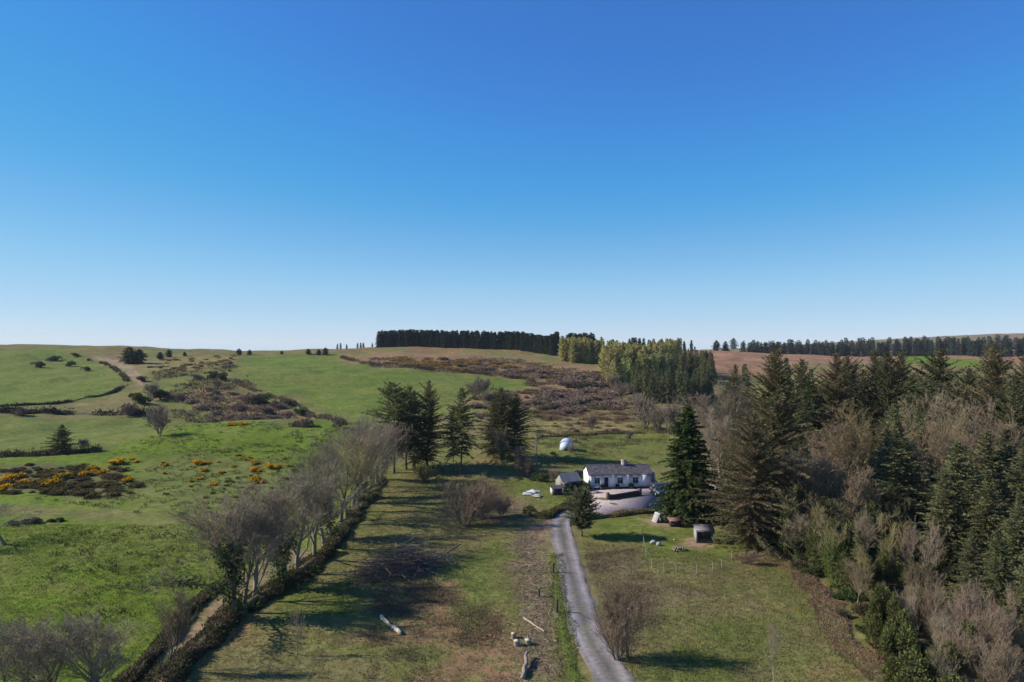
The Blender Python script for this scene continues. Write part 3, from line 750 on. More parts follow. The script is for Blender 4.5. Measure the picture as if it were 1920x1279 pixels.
# low garden wall in the yard
a = at(1139, 938); c_ = at(1203, 931); dv = c_-a; Lw = dv.length
e = empty('low_garden_wall', (a.x, a.y, YZ-.02), math.atan2(dv.y, dv.x)); tag(e, 'low dark stone wall with square end piers in the gravel yard', 'wall')
b = Bag(); n = int(Lw/.5)
for k in range(3):
    off = -.25 if k % 2 else 0
    for i in range(-1, n+1):
        x0 = max(.42, .42+i*.5+off); x1 = min(Lw-.42, .42+(i+1)*.5+off-.02)
        if x1-x0 < .08: continue
        b = Bag(); j = random.uniform(0, .03); b.box(x0, x1, -j, .36+j, k*.25, k*.25+.235, np.array((.075, .062, .055))*random.uniform(.7, 1.3))
        add('stone', b.mesh('stone', M_STONE), e)
part('coping', e, M_STONE, [(.40, Lw-.40, -.06, .42, .752, .83)], (.33, .27, .26))
for x0 in (0, Lw-.42): part('pier', e, M_STONE, [(x0, x0+.42, -.04, .40, 0, 1.05), (x0-.05, x0+.47, -.09, .45, 1.052, 1.12)], (.12, .085, .075))
b = Bag(); n = 500; P = np.stack([rng.uniform(0, Lw, n), rng.uniform(-.8, -.1, n), np.zeros(n)], 1)
b.leaves(P, rng.normal(0, .5, (n, 3))+[0, 0, 1], .18, .06, cvar((.11, .15, .035), n))
g = add('grass_edge', b.mesh('grass_edge', M_LEAF), None, e.location, e.rotation_euler.z); tag(g, 'narrow strip of grass along the foot of the low dark yard wall', 'grass', kind='stuff')

# car beside the cottage
def car():
    p = at(1230, 928); e = empty('parked_car', (p.x+.35, p.y, YZ), R(8)); tag(e, 'dark car parked on the gravel between the cottage and the tall conifer', 'car')
    def loft(secs, m, name, par):
        b = Bag()
        for s0, s1 in zip(secs[:-1], secs[1:]):
            b.hull([(x, y, z) for (y, w, z0, z1, ins) in (s0, s1) for x, z in ((-w, z0), (w, z0), (-w, z0+(z1-z0)*.6), (w, z0+(z1-z0)*.6), (-w+ins, z1), (w-ins, z1))])
        return add(name, b.mesh(name, m), par)
    body = loft([(-2.1, .72, .35, .80, .1), (-1.9, .86, .28, .92, .08), (-.95, .88, .26, 1.02, .06), (.9, .88, .26, 1.02, .06), (1.95, .86, .28, .98, .08), (2.1, .76, .38, .9, .1)], M_CAR, 'body', e)
    loft([(-.95, .82, 1.021, 1.05, .03), (-.25, .78, 1.021, 1.60, .13), (1.45, .78, 1.021, 1.62, .13), (1.95, .80, 1.021, 1.08, .05)], M_GLASS, 'cabin_windows', e)
    loft([(-.22, .66, 1.603, 1.655, .04), (1.42, .66, 1.623, 1.675, .04)], M_CAR, 'roof', e)
    for sx in (-1, 1):
        part('headlight', e, M_PLASTIC, [(sx*.60-.16, sx*.60+.16, -2.12, -2.02, .62, .76)], (.7, .7, .72))
        for yy in (-1.3, 1.3):
            b = Bag(); b.tubes([(sx*.72, yy, .33)], [(sx*.93, yy, .33)], .33, .33, (.02, .02, .02), k=16)
            b.hull([(sx*.925, yy+.32*math.cos(t), .33+.32*math.sin(t)) for t in np.linspace(0, 6.1, 14)]+[(sx*.90, yy, .33)], (.02, .02, .02))
            w = add('wheel', b.mesh('tyre', M_PLASTIC), e)
            b = Bag(); b.hull([(sx*q, yy+.2*math.cos(t), .33+.2*math.sin(t)) for t in np.linspace(0, 5.8, 10) for q in (.926, .945)], (.3, .3, .31)); add('rim', b.mesh('rim', M_METAL), w)
    part('number_plate', body, M_PLASTIC, [(-.26, .26, -2.135, -2.105, .42, .53)], (.7, .7, .66))
car()

# ------------------------------------------------------------------ outbuildings
def shed(name, label, loc, rz, W, D, HE, HR, wallc, roofc, wmat=M_STONE, rmat=M_METAL, front_open=False, sides=None, cat='shed', ridge_x=True):
    """gabled shed with ridge along local x"""
    e = empty(name, loc, rz); tag(e, label, cat); T = .22
    b = Bag()
    if front_open:
        b.box(0, .35, 0, T, 0, HE); b.box(W-.35, W, 0, T, 0, HE); b.box(.35, W-.35, 0, T, HE-.3, HE)
    else:
        b.box(0, W*.55, 0, T, 0, HE); b.box(W*.78, W, 0, T, 0, HE); b.box(W*.55, W*.78, 0, T, HE*.85, HE)
    b.box(0, W, D-T, D, 0, HE)
    for q0, q1 in ((0, T), (W-T, W)): b.hull([(q, y, z) for q in (q0, q1) for y, z in ((T, 0), (D-T, 0), (T, HE), (D-T, HE), (D/2, HR))])
    me = b.mesh('wall', wmat); me.attributes['Col'].data.foreach_set('color', np.tile(np.array([*wallc, 1], np.float32), len(me.vertices)))
    add('wall', me, e)
    rb = Bag(); n = int((W+.4)/.16)
    for s in (0, 1):
        v = []
        for i in range(n+1):
            x = -.2+(W+.4)*i/n; h = .03*math.sin(i*math.pi/1.0+.5*math.pi)
            for y, z in ((-.2, HE+.02), (D/2, HR+.14)): v.append((x, y if s == 0 else D-y, z+h))
        t = [q for i in range(n) for q in ((2*i, 2*i+2, 2*i+3), (2*i, 2*i+3, 2*i+1))]
        rb.put(v, t, np.repeat(np.array(roofc)[None]*rng.uniform(.8, 1.15, (n+1, 1)), 2, 0))
    add('roof', rb.mesh('roof', rmat), e)
    if not front_open:
        d = part('door', e, M_WOOD, [(W*.55+.003, W*.78-.003, .06, .12, 0, HE*.85-.003)], (.05, .05, .055)); part('handle', d, M_METAL, [(W*.58, W*.60, .03, .058, 1.0, 1.15)], (.3, .3, .3))
    return e
p = at(1056, 924)
shed('stone_outbuilding', 'small grey stone outbuilding with a pale sheet roof left of the cottage', (p.x, p.y, p.z-.05), R(24), 3.2, 2.8, 1.8, 2.9, (.24, .22, .20), (.20, .185, .19))
p = at(1036, 929)
shed('dark_shed', 'squat dark shed with a pale end wall beside the stone outbuilding', (p.x, p.y, p.z-.05), R(10), 1.7, 1.6, 1.1, 1.4, (.07, .065, .07), (.10, .08, .075), wmat=M_WOOD)
part('end_board', bpy.data.objects['dark_shed'], M_WOOD, [(-.05, -.006, .0, 1.6, 0, 1.05)], (.45, .45, .42))
p = at(1075, 921); put('bush', p, 2.6, 'dark ivy bush swallowing the front of the stone outbuilding', 'bush', sx=1.1)
p = at(1092, 915); put('bush', p, 1.7, 'small dark bush at the left corner of the cottage', 'bush')
p = at(1090, 900)
rb_ = at(1085, 893)
e = empty('brick_wall', (rb_.x, rb_.y, rb_.z), R(12)); tag(e, 'short reddish brick wall between the outbuilding and the cottage gable', 'wall')
for k in range(4):
    for i in range(5):
        b = Bag(); x0 = -1.0+i*.45+(.2 if k % 2 else 0); b.box(x0, x0+.435, 0, .3, k*.26, k*.26+.245, np.array((.33, .19, .15))*random.uniform(.75, 1.2)); add('brick', b.mesh('brick', M_STONE), e)
p = at(1318, 958)
shed('pale_roofed_shed', 'shed with a pale pitched sheet roof half hidden behind the tall conifer', (p.x-1.2, p.y+1.5, p.z-.05), R(-12), 3.4, 4.2, 1.8, 3.2, (.10, .09, .085), (.46, .42, .41), wmat=M_WOOD, front_open=True)

# field shelter in the paddock
p = at(1306, 1019)
e = empty('field_shelter', (p.x, p.y, p.z-.03), R(-6)); tag(e, 'grey boarded field shelter with a dark open front in the small paddock', 'shelter')
W_, D_ = 2.2, 1.9
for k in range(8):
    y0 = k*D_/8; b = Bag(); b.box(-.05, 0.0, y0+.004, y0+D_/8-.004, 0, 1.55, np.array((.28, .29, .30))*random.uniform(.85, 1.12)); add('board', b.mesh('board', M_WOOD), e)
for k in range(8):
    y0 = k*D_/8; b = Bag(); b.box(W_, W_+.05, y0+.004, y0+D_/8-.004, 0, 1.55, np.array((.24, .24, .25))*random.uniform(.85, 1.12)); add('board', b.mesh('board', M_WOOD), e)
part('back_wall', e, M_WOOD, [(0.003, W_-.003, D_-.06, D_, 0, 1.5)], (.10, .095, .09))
for sx in (.06, W_-.06): part('post', e, M_WOOD, [(sx-.05, sx+.05, .02, .12, 0, 1.6)], (.2, .18, .16))
part('lintel', e, M_WOOD, [(.01, W_-.01, -.04, .018, 1.45, 1.62)], (.16, .13, .12))
b = Bag(); b.hull([(x, y, z) for x in (-.1, W_+.1) for y, z in ((-.10, 1.64), (-.10, 1.69), (D_+.1, 1.86), (D_+.1, 1.91))], (.17, .145, .145)); add('roof', b.mesh('roof', M_METAL), e)

# A-frame ark and rusty hutch under the tall conifer
p = at(1239, 981)
e = empty('poultry_ark', (p.x, p.y, p.z), R(20)); tag(e, 'small white A-frame ark beside the tall conifer', 'ark')
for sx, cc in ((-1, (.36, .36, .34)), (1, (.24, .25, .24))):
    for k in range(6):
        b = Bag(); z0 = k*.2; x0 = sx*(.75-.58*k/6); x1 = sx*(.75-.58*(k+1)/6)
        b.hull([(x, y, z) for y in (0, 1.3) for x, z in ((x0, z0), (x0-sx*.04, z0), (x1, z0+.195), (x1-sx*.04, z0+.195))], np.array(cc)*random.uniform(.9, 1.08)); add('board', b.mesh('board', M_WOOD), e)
part('ridge_board', e, M_WOOD, [(-.2, .2, -.02, 1.32, 1.2, 1.24)], (.5, .5, .48))
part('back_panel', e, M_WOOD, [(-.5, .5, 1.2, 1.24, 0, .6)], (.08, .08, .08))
p = at(1262, 989)
e = empty('rusty_hutch', (p.x-.3, p.y, p.z), R(8)); tag(e, 'low dark hutch with a rusty red sheet roof under the tall conifer', 'hutch')
part('box', e, M_WOOD, [(.1, 1.6, .1, 1.0, 0, .75)], (.05, .03, .028))
b = Bag(); b.hull([(x, y, z) for x in (-.15, 1.95) for y, z in ((-.1, .80), (-.1, .84), (1.2, 1.0), (1.2, 1.04))], (.20, .10, .08)); add('roof', b.mesh('roof', M_METAL), e)
for x in (.0, 1.75): part('leg', e, M_WOOD, [(x-.04, x+.04, 0, .08, 0, .79)], (.1, .06, .05))

# polytunnel behind the cottage
p = at(1060, 846)
e = empty('polytunnel', (p.x, p.y, p.z), R(-8)); tag(e, 'small pale blue-white polytunnel on the grass behind the cottage', 'polytunnel')
b = Bag(); nA = 14; ny = 10; V = []; Rr = 1.45
for j in range(ny+1):
    for i in range(nA+1):
        a_ = math.pi*i/nA; r_ = Rr*(1+.012*math.cos(j*math.pi))
        V.append((-r_*math.cos(a_), j*.42, .9*min(1, math.sin(a_)*3)*(1 if 0 < i < nA else 0)+max(0, math.sin(a_))*r_*.95))
F = [(j*(nA+1)+i, j*(nA+1)+i+1, (j+1)*(nA+1)+i+1, (j+1)*(nA+1)+i) for j in range(ny) for i in range(nA)]
b.put(V, [t for q in F for t in ((q[0], q[1], q[2]), (q[0], q[2], q[3]))], (.55, .62, .74)); add('cover', b.mesh('cover', M_PLASTIC, True), e)
b = Bag(); b.hull([(v[0], y, v[2]) for v in V[:nA+1] for y in (.02, .05)], (.60, .66, .78)); add('end_sheet', b.mesh('end', M_PLASTIC), e)
part('door', e, M_WOOD, [(-.5, .5, -.04, .017, 0, .8)], (.10, .10, .09))
for j in (0, 5, 10):
    b = Bag(); q = np.array(V[j*(nA+1):(j+1)*(nA+1)])*[1.015, 1, 1.015]; b.tubes(q[:-1], q[1:], .025, .025, (.5, .5, .5), k=5); add('hoop', b.mesh('hoop', M_METAL), e)
p = at(1070, 852); put('multi', p, 2.6, 'brown leafless shrub in front of the polytunnel', 'shrub', sx=.8)
p = at(1037, 853); put('bush', p, .9, 'tiny green bush on the grass left of the polytunnel', 'bush')

# poles
def pole(c, rb, rt, r, label, col=(.22, .2, .17), name='wooden_pole', cat='pole', lean=0.0):
    p = at(c, rb); H = CAM_H-(rt-640)/1280*p.y-p.z
    b = Bag(); b.tubes([(0, 0, -.3)], [(lean*H, 0, H)], r, r*.8, col, k=8)
    b.hull([(lean*H+r*.8*math.cos(t), r*.8*math.sin(t), H+q) for t in np.linspace(0, 5.5, 8) for q in (-.05, .01)], col)
    o = add(name, b.mesh(name, M_WOOD), None, p); tag(o, label, cat)
pole(1006, 875, 818, .16, 'grey wooden pole rising left of the polytunnel')

# plastic sheets
for k, (c, r, s, lab, cc) in enumerate(((989, 927, .9, 'white crumpled plastic sheet on the grass, leftmost of three', (.38, .39, .37)), (1000, 923, 1.0, 'bright white crumpled sheet in the middle of the three on the grass', (.50, .52, .53)), (1008, 931, .9, 'cream crumpled sheet nearest the brown bank, rightmost of three', (.34, .31, .23)))):
    p = at(c, r); b = Bag(); n = 9; g_ = np.linspace(-1, 1, n); X, Y = np.meshgrid(g_, g_); Z = .12+.5*fbm(X*1.4+k*9, Y*1.4, 70+k, 3)*(1-.8*np.maximum(abs(X), abs(Y))**3)
    V = np.stack([X*s, Y*s*.9, Z*s], 2).reshape(-1, 3); V[:, :2] += rng.normal(0, .05, (n*n, 2))
    t = [q for i in range(n-1) for j in range(n-1) for q in ((i*n+j, i*n+j+1, (i+1)*n+j+1), (i*n+j, (i+1)*n+j+1, (i+1)*n+j))]
    b.put(V, t, cc); tag(add('plastic_sheet', b.mesh('sheet', M_PLASTIC), None, p-Vector((0, 0, .08)), random.random()*3), lab, 'sheet', 'sheets on the grass left of the sheds')

# boulders / logs in paddock
def boulder(c, r, s, label, col=(.45, .44, .40)):
    p = at(c, r); b = Bag(); o = unit(rng.normal(size=(22, 3)))*rng.uniform(.75, 1.05, (22, 1))*[s, s*.8, s*.75]+[0, 0, s*.55]
    b.hull(o, col); tag(add('boulder', b.mesh('boulder', M_STONE), None, p-Vector((0, 0, .1*s))), label, 'boulder')
boulder(1225, 1021, .48, 'largest pale boulder in the small paddock', (.36, .35, .31)); boulder(1235, 1024, .42, 'grey boulder touching the largest pale one in the paddock', (.30, .30, .28))
boulder(1240, 1009, .26, 'small pale boulder at the left edge of the paddock grass', (.40, .40, .33)); boulder(1265, 1014, .20, 'smallest pale boulder in the middle of the paddock', (.36, .37, .30))
p = at(1272, 1033)
e = empty('log_pile', p, R(5)); tag(e, 'little heap of brown logs on the paddock grass', 'log pile')
for k in range(9):
    b = Bag(); x = -.6+(k % 5)*.3+(.15 if k >= 5 else 0); z = .13+(.24 if k >= 5 else 0); L_ = random.uniform(.35, .5)
    b.tubes([(x, -L_, z)], [(x, L_, z+.02)], .14, .13, (.14, .10, .07), k=9); lg = add('log', b.mesh('log', M_BARK), e)
    b = Bag(); b.hull([(x+.135*math.cos(t), -L_-q, z+.135*math.sin(t)) for t in np.linspace(0, 5.6, 9) for q in (0, .012)], (.36, .28, .18)); add('cut_end', b.mesh('cut', M_WOOD), lg)

# fence of the paddock
fp = [at(c, r) for c, r in ((1206, 1008), (1207, 1023), (1211, 1044), (1222, 1066), (1245, 1073), (1268, 1074), (1306, 1076), (1336, 1072), (1353, 1066), (1372, 1050))]
e = empty('paddock_fence', fp[0]); tag(e, 'low wire fence with pale posts round the front of the small paddock', 'fence')
for q in fp:
    b = Bag(); d_ = q-fp[0]; b.tubes([(d_.x, d_.y, d_.z-.2)], [(d_.x+random.uniform(-.04, .04), d_.y, d_.z+1.0)], .035, .03, (.34, .35, .28), k=6); add('post', b.mesh('post', M_WOOD), e)
for h in (.35, .7, 1.02):
    b = Bag(); q = np.array([(v-fp[0])[:] for v in fp])+[0, 0, h]; b.tubes(q[:-1], q[1:], .004, .004, (.3, .32, .28), k=3); add('wire', b.mesh('wire', M_METAL), e)

# posts by the driveway
for c, r, h, lab in ((1044, 1150, 1.3, 'dark gate post at the bend of the driveway verge'), (1010, 1120, .8, 'dark stump post on the bare ground left of the driveway'), (1037, 1075, 1.1, 'fence post in the green verge near the top of the driveway')):
    p = at(c, r); b = Bag(); b.tubes([(0, 0, -.2)], [(.05, 0, h)], .13, .11, (.07, .06, .05), k=7); b.hull([(.05+.11*math.cos(t), .11*math.sin(t), h+q) for t in np.linspace(0, 5.5, 7) for q in (-.04, .02)], (.09, .08, .06))
    tag(add('fence_post', b.mesh('post', M_WOOD), None, p), lab, 'post')
def log(c0, r0, c1, r1, rad_, label, col=(.52, .45, .34), h0=0.0, name='fallen_log', cat='log', mat=M_WOOD):
    a_ = at(c0, r0); b_ = at(c1, r1); d_ = b_-a_; n = 6
    P = np.array([[d_.x*t, d_.y*t, zf(a_.x+d_.x*t, a_.y+d_.y*t)-a_.z+rad_*.7+h0*t] for t in np.linspace(0, 1, n+1)])+np.concatenate([rng.normal(0, rad_*.25, (n+1, 2)), np.zeros((n+1, 1))], 1)
    rr_ = np.linspace(rad_, rad_*.65, n+1); b = Bag(); b.tubes(P[:-1], P[1:], rr_[:-1], rr_[1:], col, k=8)
    for q, s in ((0, rad_), (n, rad_*.65)):
        u_ = unit((P[1]-P[0])[None])[0]; w_ = unit(np.cross(u_, [0, 0, 1])[None])[0]; v_ = np.cross(u_, w_)
        b.hull([P[q]+(w_*math.cos(t)+v_*math.sin(t))*s+u_*z_ for t in np.linspace(0, 5.5, 8) for z_ in (-.02, .02)], np.array(col)*1.15)
    tag(add(name, b.mesh(name, mat), None, a_), label, cat)
log(714, 1160, 733, 1177, .20, 'pale barkless log on the shaded grass, left half of a broken trunk', (.40, .35, .27))
log(736, 1180, 752, 1192, .24, 'pale barkless log on the shaded grass, right half of a broken trunk', (.44, .38, .29))
log(982, 1161, 1020, 1186, .10, 'thin pale pole lying on bare earth left of the driveway', (.34, .28, .21))
log(981, 1276, 988, 1236, .20, 'thick dark sided log lying towards the bottom edge of the picture', (.24, .19, .15), .35)
log(820, 1050, 862, 1022, .08, 'long thin branch sticking out of the right end of the brush heap', (.26, .2, .15))
for k, (c, r, s, lab) in enumerate(((963, 1197, .24, 'pale cut stump, farthest of three below the thin pole'), (969, 1211, .30, 'pale cut stump, nearest left of three below the thin pole'), (990, 1209, .30, 'pale cut stump, rightmost of three below the thin pole'))):
    p = at(c, r); b = Bag(); b.tubes([(0, 0, -.1)], [(0, 0, .4)], s, s*.9, (.25, .2, .14), k=10); b.hull([(s*.9*math.cos(t), s*.9*math.sin(t), .4+q) for t in np.linspace(0, 5.7, 10) for q in (-.02, .03)], (.50, .44, .31)); tag(add('tree_stump', b.mesh('stump', M_WOOD), None, p), lab, 'stump')

def sticks(name, n, region, L, rad_, cols, label, cat='branches', h=.15):
    b = Bag(); P0 = []; P1 = []
    for i in range(n):
        x, y, hh = region(); a_ = random.random()*6.28; l_ = random.uniform(*L); z0 = zf(x, y) if False else None
        P0.append((x, y, hh)); P1.append((x+math.cos(a_)*l_, y+math.sin(a_)*l_, hh+random.uniform(-.2, .35)*l_*h*4))
    P0 = np.array(P0); P1 = np.array(P1); P0[:, 2] += zfun(P0[:, 0], P0[:, 1]); P1[:, 2] += zfun(P1[:, 0], P1[:, 1])
    P0[:, 2] = np.maximum(P0[:, 2], zfun(P0[:, 0], P0[:, 1])+.01)
    C = np.array(cols)[rng.integers(len(cols), size=n)]*rng.uniform(.7, 1.3, (n, 1))
    b.tubes(P0, P1, rad_, rad_*.5, C, k=3); o = add(name, b.mesh(name, M_TWIG)); return o
pc = at(752, 1072)
def reg():
    u, v = random.gauss(0, 1), random.gauss(0, 1); return pc.x+u*2.1+.3*v, pc.y+v*1.5+u*.6, abs(random.gauss(0, .6))*math.exp(-(u*u+v*v)*.22)*2.6+.05
o = sticks('brush_heap', 1500, reg, (.6, 2.6), .03, [(.22, .16, .115), (.15, .11, .085), (.32, .24, .17)], '', h=.2)
tag(o, 'big heap of cut brown brushwood in the field by the hedgerow trees', 'brush heap')
edge = np.array([at(c, r)[:2] for c, r in ((1010, 985), (985, 1020), (1000, 1060), (1015, 1110), (1010, 1180), (1010, 1279))])
def reg2():
    k = random.randrange(len(edge)-1); t = random.random(); q = edge[k]*(1-t)+edge[k+1]*t; return q[0]+random.gauss(0, 1.1), q[1]+random.gauss(0, .8), abs(random.gauss(0, .06))
tag(sticks('brash', 1500, reg2, (.25, 1.3), .022, [(.24, .175, .13), (.17, .12, .09), (.32, .25, .18)], '', h=.1), 'scattered brash and wood chips on the bare strip beside the driveway', 'brash', kind='stuff')

# ------------------------------------------------------------------ hedges and verges
def hedge(name, pts, w, h, cols, dens, label, ll=.3, lw=.12, cat='hedge', bankc=(.10, .08, .045), mat=None):
    P = dense(pts, 10); P = P[:, :2]; seg = np.linalg.norm(np.diff(P, axis=0), axis=1); cum = np.concatenate([[0], np.cumsum(seg)]); Lt = cum[-1]
    e = empty(name, ground(*P[0])); o = np.array(e.location); tag(e, label, cat)
    d = unit(np.gradient(P, axis=0)); nr_ = np.stack([d[:, 1], -d[:, 0]], 1); V = []; pr = [(-1, -.15), (-.55, .55), (0, .7), (.55, .55), (1, -.15)]
    for a_, b_ in pr:
        q = P+nr_*a_*w*.33; V.append(np.stack([q[:, 0], q[:, 1], zfun(q[:, 0], q[:, 1])+b_*h*(.2 if mat else 1)*(.35+.6*vnoise(cum*.6, cum*0, 81))], 1)-o)
    n = len(P); F = np.array([(k*n+i, (k+1)*n+i, (k+1)*n+i+1, k*n+i+1) for k in range(len(pr)-1) for i in range(n-1)])[:, ::-1]
    add('bank', mesh_np('bank', np.concatenate(V), F, bankc, M_GROUND, smooth=True), e)
    N = int(Lt*dens); s = rng.random(N)*Lt; x = np.interp(s, cum, P[:, 0]); y = np.interp(s, cum, P[:, 1]); nx = np.interp(s, cum, nr_[:, 0]); ny = np.interp(s, cum, nr_[:, 1])
    ph = np.pi*rng.random(N); hh = h*(.15+1.5*np.clip(fbm(s*.4, s*0+3, 83, 3)-.18, 0, 1)**1.0)*(1+.5*(rng.random(N) < .12)); rr_ = rng.uniform(.75, 1.05, N)
    off = (np.cos(ph)*w*.55*(.6+.8*vnoise(s*.5, s*0+9, 87))+(vnoise(s*.3, s*0+5, 88)-.5)*w*.6)*rr_; zz = np.sin(ph)*hh*rr_
    Q = np.stack([x+nx*off, y+ny*off, zfun(x+nx*off, y+ny*off)+np.maximum(zz, .02)], 1)-o
    D = np.stack([nx*np.cos(ph), ny*np.cos(ph), np.sin(ph)+.3], 1)+rng.normal(0, .6, (N, 3))
    c = np.array(cols)[(fbm(s*.3, s*0, 85, 2)*len(cols)*.999+rng.uniform(-.6, .6, N)).clip(0, len(cols)-1).astype(int)]*rng.uniform(.7, 1.3, (N, 1))
    if ll >= .4:
        kp = vnoise(s*.11, s*0+2, 89)+.25*rng.random(N) > .42; Q, D, c = Q[kp], D[kp], c[kp]; N = len(Q); Q[:, 2] += (rng.random(N) < .15)*rng.uniform(0, .9, N)*h
    b = Bag(); b.leaves(Q, D, rng.uniform(.6, 1.3, N)*ll, rng.uniform(.7, 1.3, N)*lw, c); add('foliage', b.mesh('foliage', mat or M_LEAF), e)
    return e
HG = [(.05, .07, .025), (.11, .085, .05), (.07, .085, .03), (.13, .10, .065)]
zl = lambda *p: [tuple(at(c, r)[:2]) for c, r in p]
hedge('hedge', [(-25.0, 47)]+zl((322, 1279), (395, 1200), (470, 1140), (560, 1080), (622, 1035)), 2.2, 1.5, HG, 420, 'dark hedge bank running up the field side of the sunken lane')
hedge('hedge', [(-29.5, 47)]+zl((248, 1279), (300, 1215), (365, 1140), (428, 1090)), 1.2, .8, HG, 380, 'low hedge on the pasture side of the sunken lane')
hedge('hedge', zl((628, 1030), (655, 985), (690, 935), (715, 900)), 1.8, 1.0, HG, 360, 'brambly hedge bank under the farther hedgerow trees')
hedge('hedge', zl((1104, 975), (1135, 971), (1180, 966), (1230, 962)), 1.2, .8, [(.16, .11, .06), (.10, .12, .035), (.20, .13, .075)], 420, 'low brown and green hedge below the gravel yard', ll=.22)
hedge('verge', zl((1037, 1040), (1045, 1090), (1053, 1160), (1066, 1225), (1080, 1279)), 1.5, .13, [(.11, .14, .028), (.09, .115, .03), (.15, .155, .05)], 130, 'green tussocky verge along the left edge of the driveway', ll=.18, lw=.06, cat='verge', bankc=(.115, .14, .03))
hedge('hedge', zl((985, 962), (1020, 972), (1050, 958), (1068, 948)), 1.6, .9, [(.06, .07, .025), (.10, .12, .03), (.13, .10, .05)], 350, 'grassy bank at the top of the driveway below the sheds', cat='bank')
hedge('bramble_edge', zl((1380, 1055), (1425, 1050), (1480, 1052), (1515, 1095), (1550, 1150), (1585, 1200), (1625, 1245), (1655, 1279)), 2.2, .55, [(.24, .145, .095), (.17, .11, .07), (.28, .19, .12), (.13, .13, .05)], 500, 'russet bracken and brambles along the edge of the wood', ll=.2, lw=.04, mat=M_TWIG, bankc=(.14, .125, .05))
BK = [(.045, .05, .025), (.07, .065, .035), (.035, .045, .02)]
hedge('hedge', zl((-60, 775), (0, 773), (60, 776), (150, 778), (215, 779), (285, 778)), 3.0, 1.6, BK, 70, 'dark hedge along the far side of the low meadow', ll=.8, lw=.4)
hedge('hedge', zl((-60, 767), (0, 764), (70, 760), (140, 752), (203, 740), (240, 722)), .9, .55, BK, 60, 'dark bank along the upper side of the curving track', ll=.7, lw=.35)
hedge('hedge', zl((238, 716), (228, 703), (214, 692), (195, 683), (165, 677)), 1.3, .7, [(.09, .07, .045), (.06, .06, .03)], 50, 'brown bank beside the earth track climbing to the skyline', ll=.8, lw=.35)
hedge('hedge', zl((-40, 858), (60, 855), (130, 851), (190, 846)), 2.2, 1.0, BK, 110, 'dark rushy hedge along the near side of the low meadow', ll=.5, lw=.2)
hedge('hedge', zl((1060, 728), (1085, 729), (1120, 729), (1142, 729)), 3.0, 2.0, [(.10, .075, .06), (.06, .055, .035)], 60, 'dark scrubby hedge line across the moor left of the larches', ll=.9, lw=.4)

hedge('hedge', zl((1010, 770), (1060, 766), (1120, 768), (1185, 765)), 2.0, 1.0, [(.17, .12, .08), (.12, .10, .06), (.14, .13, .055)], 70, 'rough hedge line across the slope behind the polytunnel', ll=.7, lw=.25)
hedge('hedge', zl((1008, 822), (1060, 818), (1130, 814), (1200, 812)), 1.2, .5, [(.16, .12, .07), (.13, .13, .05)], 110, 'low brambly line along the top of the cottage field', ll=.4, lw=.12)
hedge('hedge', zl((440, 716), (500, 742), (560, 765), (640, 795)), 1.4, .9, [(.15, .12, .075), (.11, .10, .05)], 70, 'scrubby hedge along the lower edge of the far pasture', ll=.7, lw=.3)
hedge('hedge', zl((640, 672), (720, 688), (860, 700), (1000, 714)), 2.0, 1.2, [(.15, .10, .06), (.09, .075, .04)], 60, 'brown hedge bank between the far pasture and the moor', ll=.8, lw=.35)
# ------------------------------------------------------------------ trees on the left
for k, (c, rt, y, lab) in enumerate(((35, 1158, 50, 'bushy leafless tree at the left end of the bottom corner clump'), (105, 1145, 48, 'leafless tree in the middle of the bottom corner clump'), (70, 1185, 46.5, 'small leafless tree low in the bottom corner clump'), (10, 1170, 49, 'leafless tree cut by the left edge in the bottom corner clump'), (150, 1165, 47, 'nearest low leafless tree of the bottom corner clump'), (190, 1150, 49.5, 'grey leafless tree at the right end of the bottom corner clump'))):
    tip('bare', c, rt, y, lab, group='bare trees in the bottom left corner', sx=1.35)
rows('barebrown', 316, 1262, 1088, 'dark leafless tree standing alone in the sunken lane at the bottom', sx=.8, variant=1)
rows('birch', 322, 1264, 1165, 'slim white barked sapling leaning beside the lone lane tree', sx=.7)
HR_ = 'hedgerow trees along the sunken lane'
for key, c, rb, rt, lab in (('ivytree', 440, 1165, 935, 'ivy-trunked leafless tree nearest the camera in the hedgerow'), ('bare', 476, 1130, 920, 'tall leafless tree just behind the nearest ivy-trunked one'), ('ivytree', 520, 1105, 905, 'leafless hedgerow tree with ivy on its lower limbs by the lane bend'),
    ('bare', 556, 1078, 898, 'spreading grey hedgerow tree beside the brush heap shadow'), ('bare', 592, 1050, 880, 'leafless hedgerow tree left of the grassy gap'), ('ivytree', 622, 1012, 835, 'many-limbed hedgerow tree right behind the gap in the bank'), ('bareolive', 640, 985, 815, 'brownish hedgerow tree with orange tinted upper twigs'),
    ('bare', 662, 960, 800, 'grey crowned hedgerow tree in the middle of the far group'), ('ivytree', 682, 935, 792, 'dark ivy-clad hedgerow tree before the left pine'), ('bare', 704, 915, 790, 'pinkish grey hedgerow tree left of the pine group'), ('bare', 460, 1150, 960, 'lower leafless tree in the dark ivy mass near the lane bend'), ('bareolive', 540, 1092, 930, 'olive twigged hedgerow tree half hidden at the lane bend'), ('bare', 610, 1030, 870, 'grey hedgerow tree leaning over the gap in the bank'), ('bareolive', 650, 975, 830, 'olive hedgerow tree right of the many-limbed one'), ('ivytree', 672, 945, 815, 'bushy ivy hedgerow tree in the middle of the far group'), ('bare', 694, 925, 800, 'pale grey hedgerow tree next to the farthest ones'), ('ivytree', 716, 900, 800, 'farthest ivy-clad hedgerow tree at the foot of the pines')):
    rows(key, c, rb, rt-10, lab, group=HR_, sx=1.25)
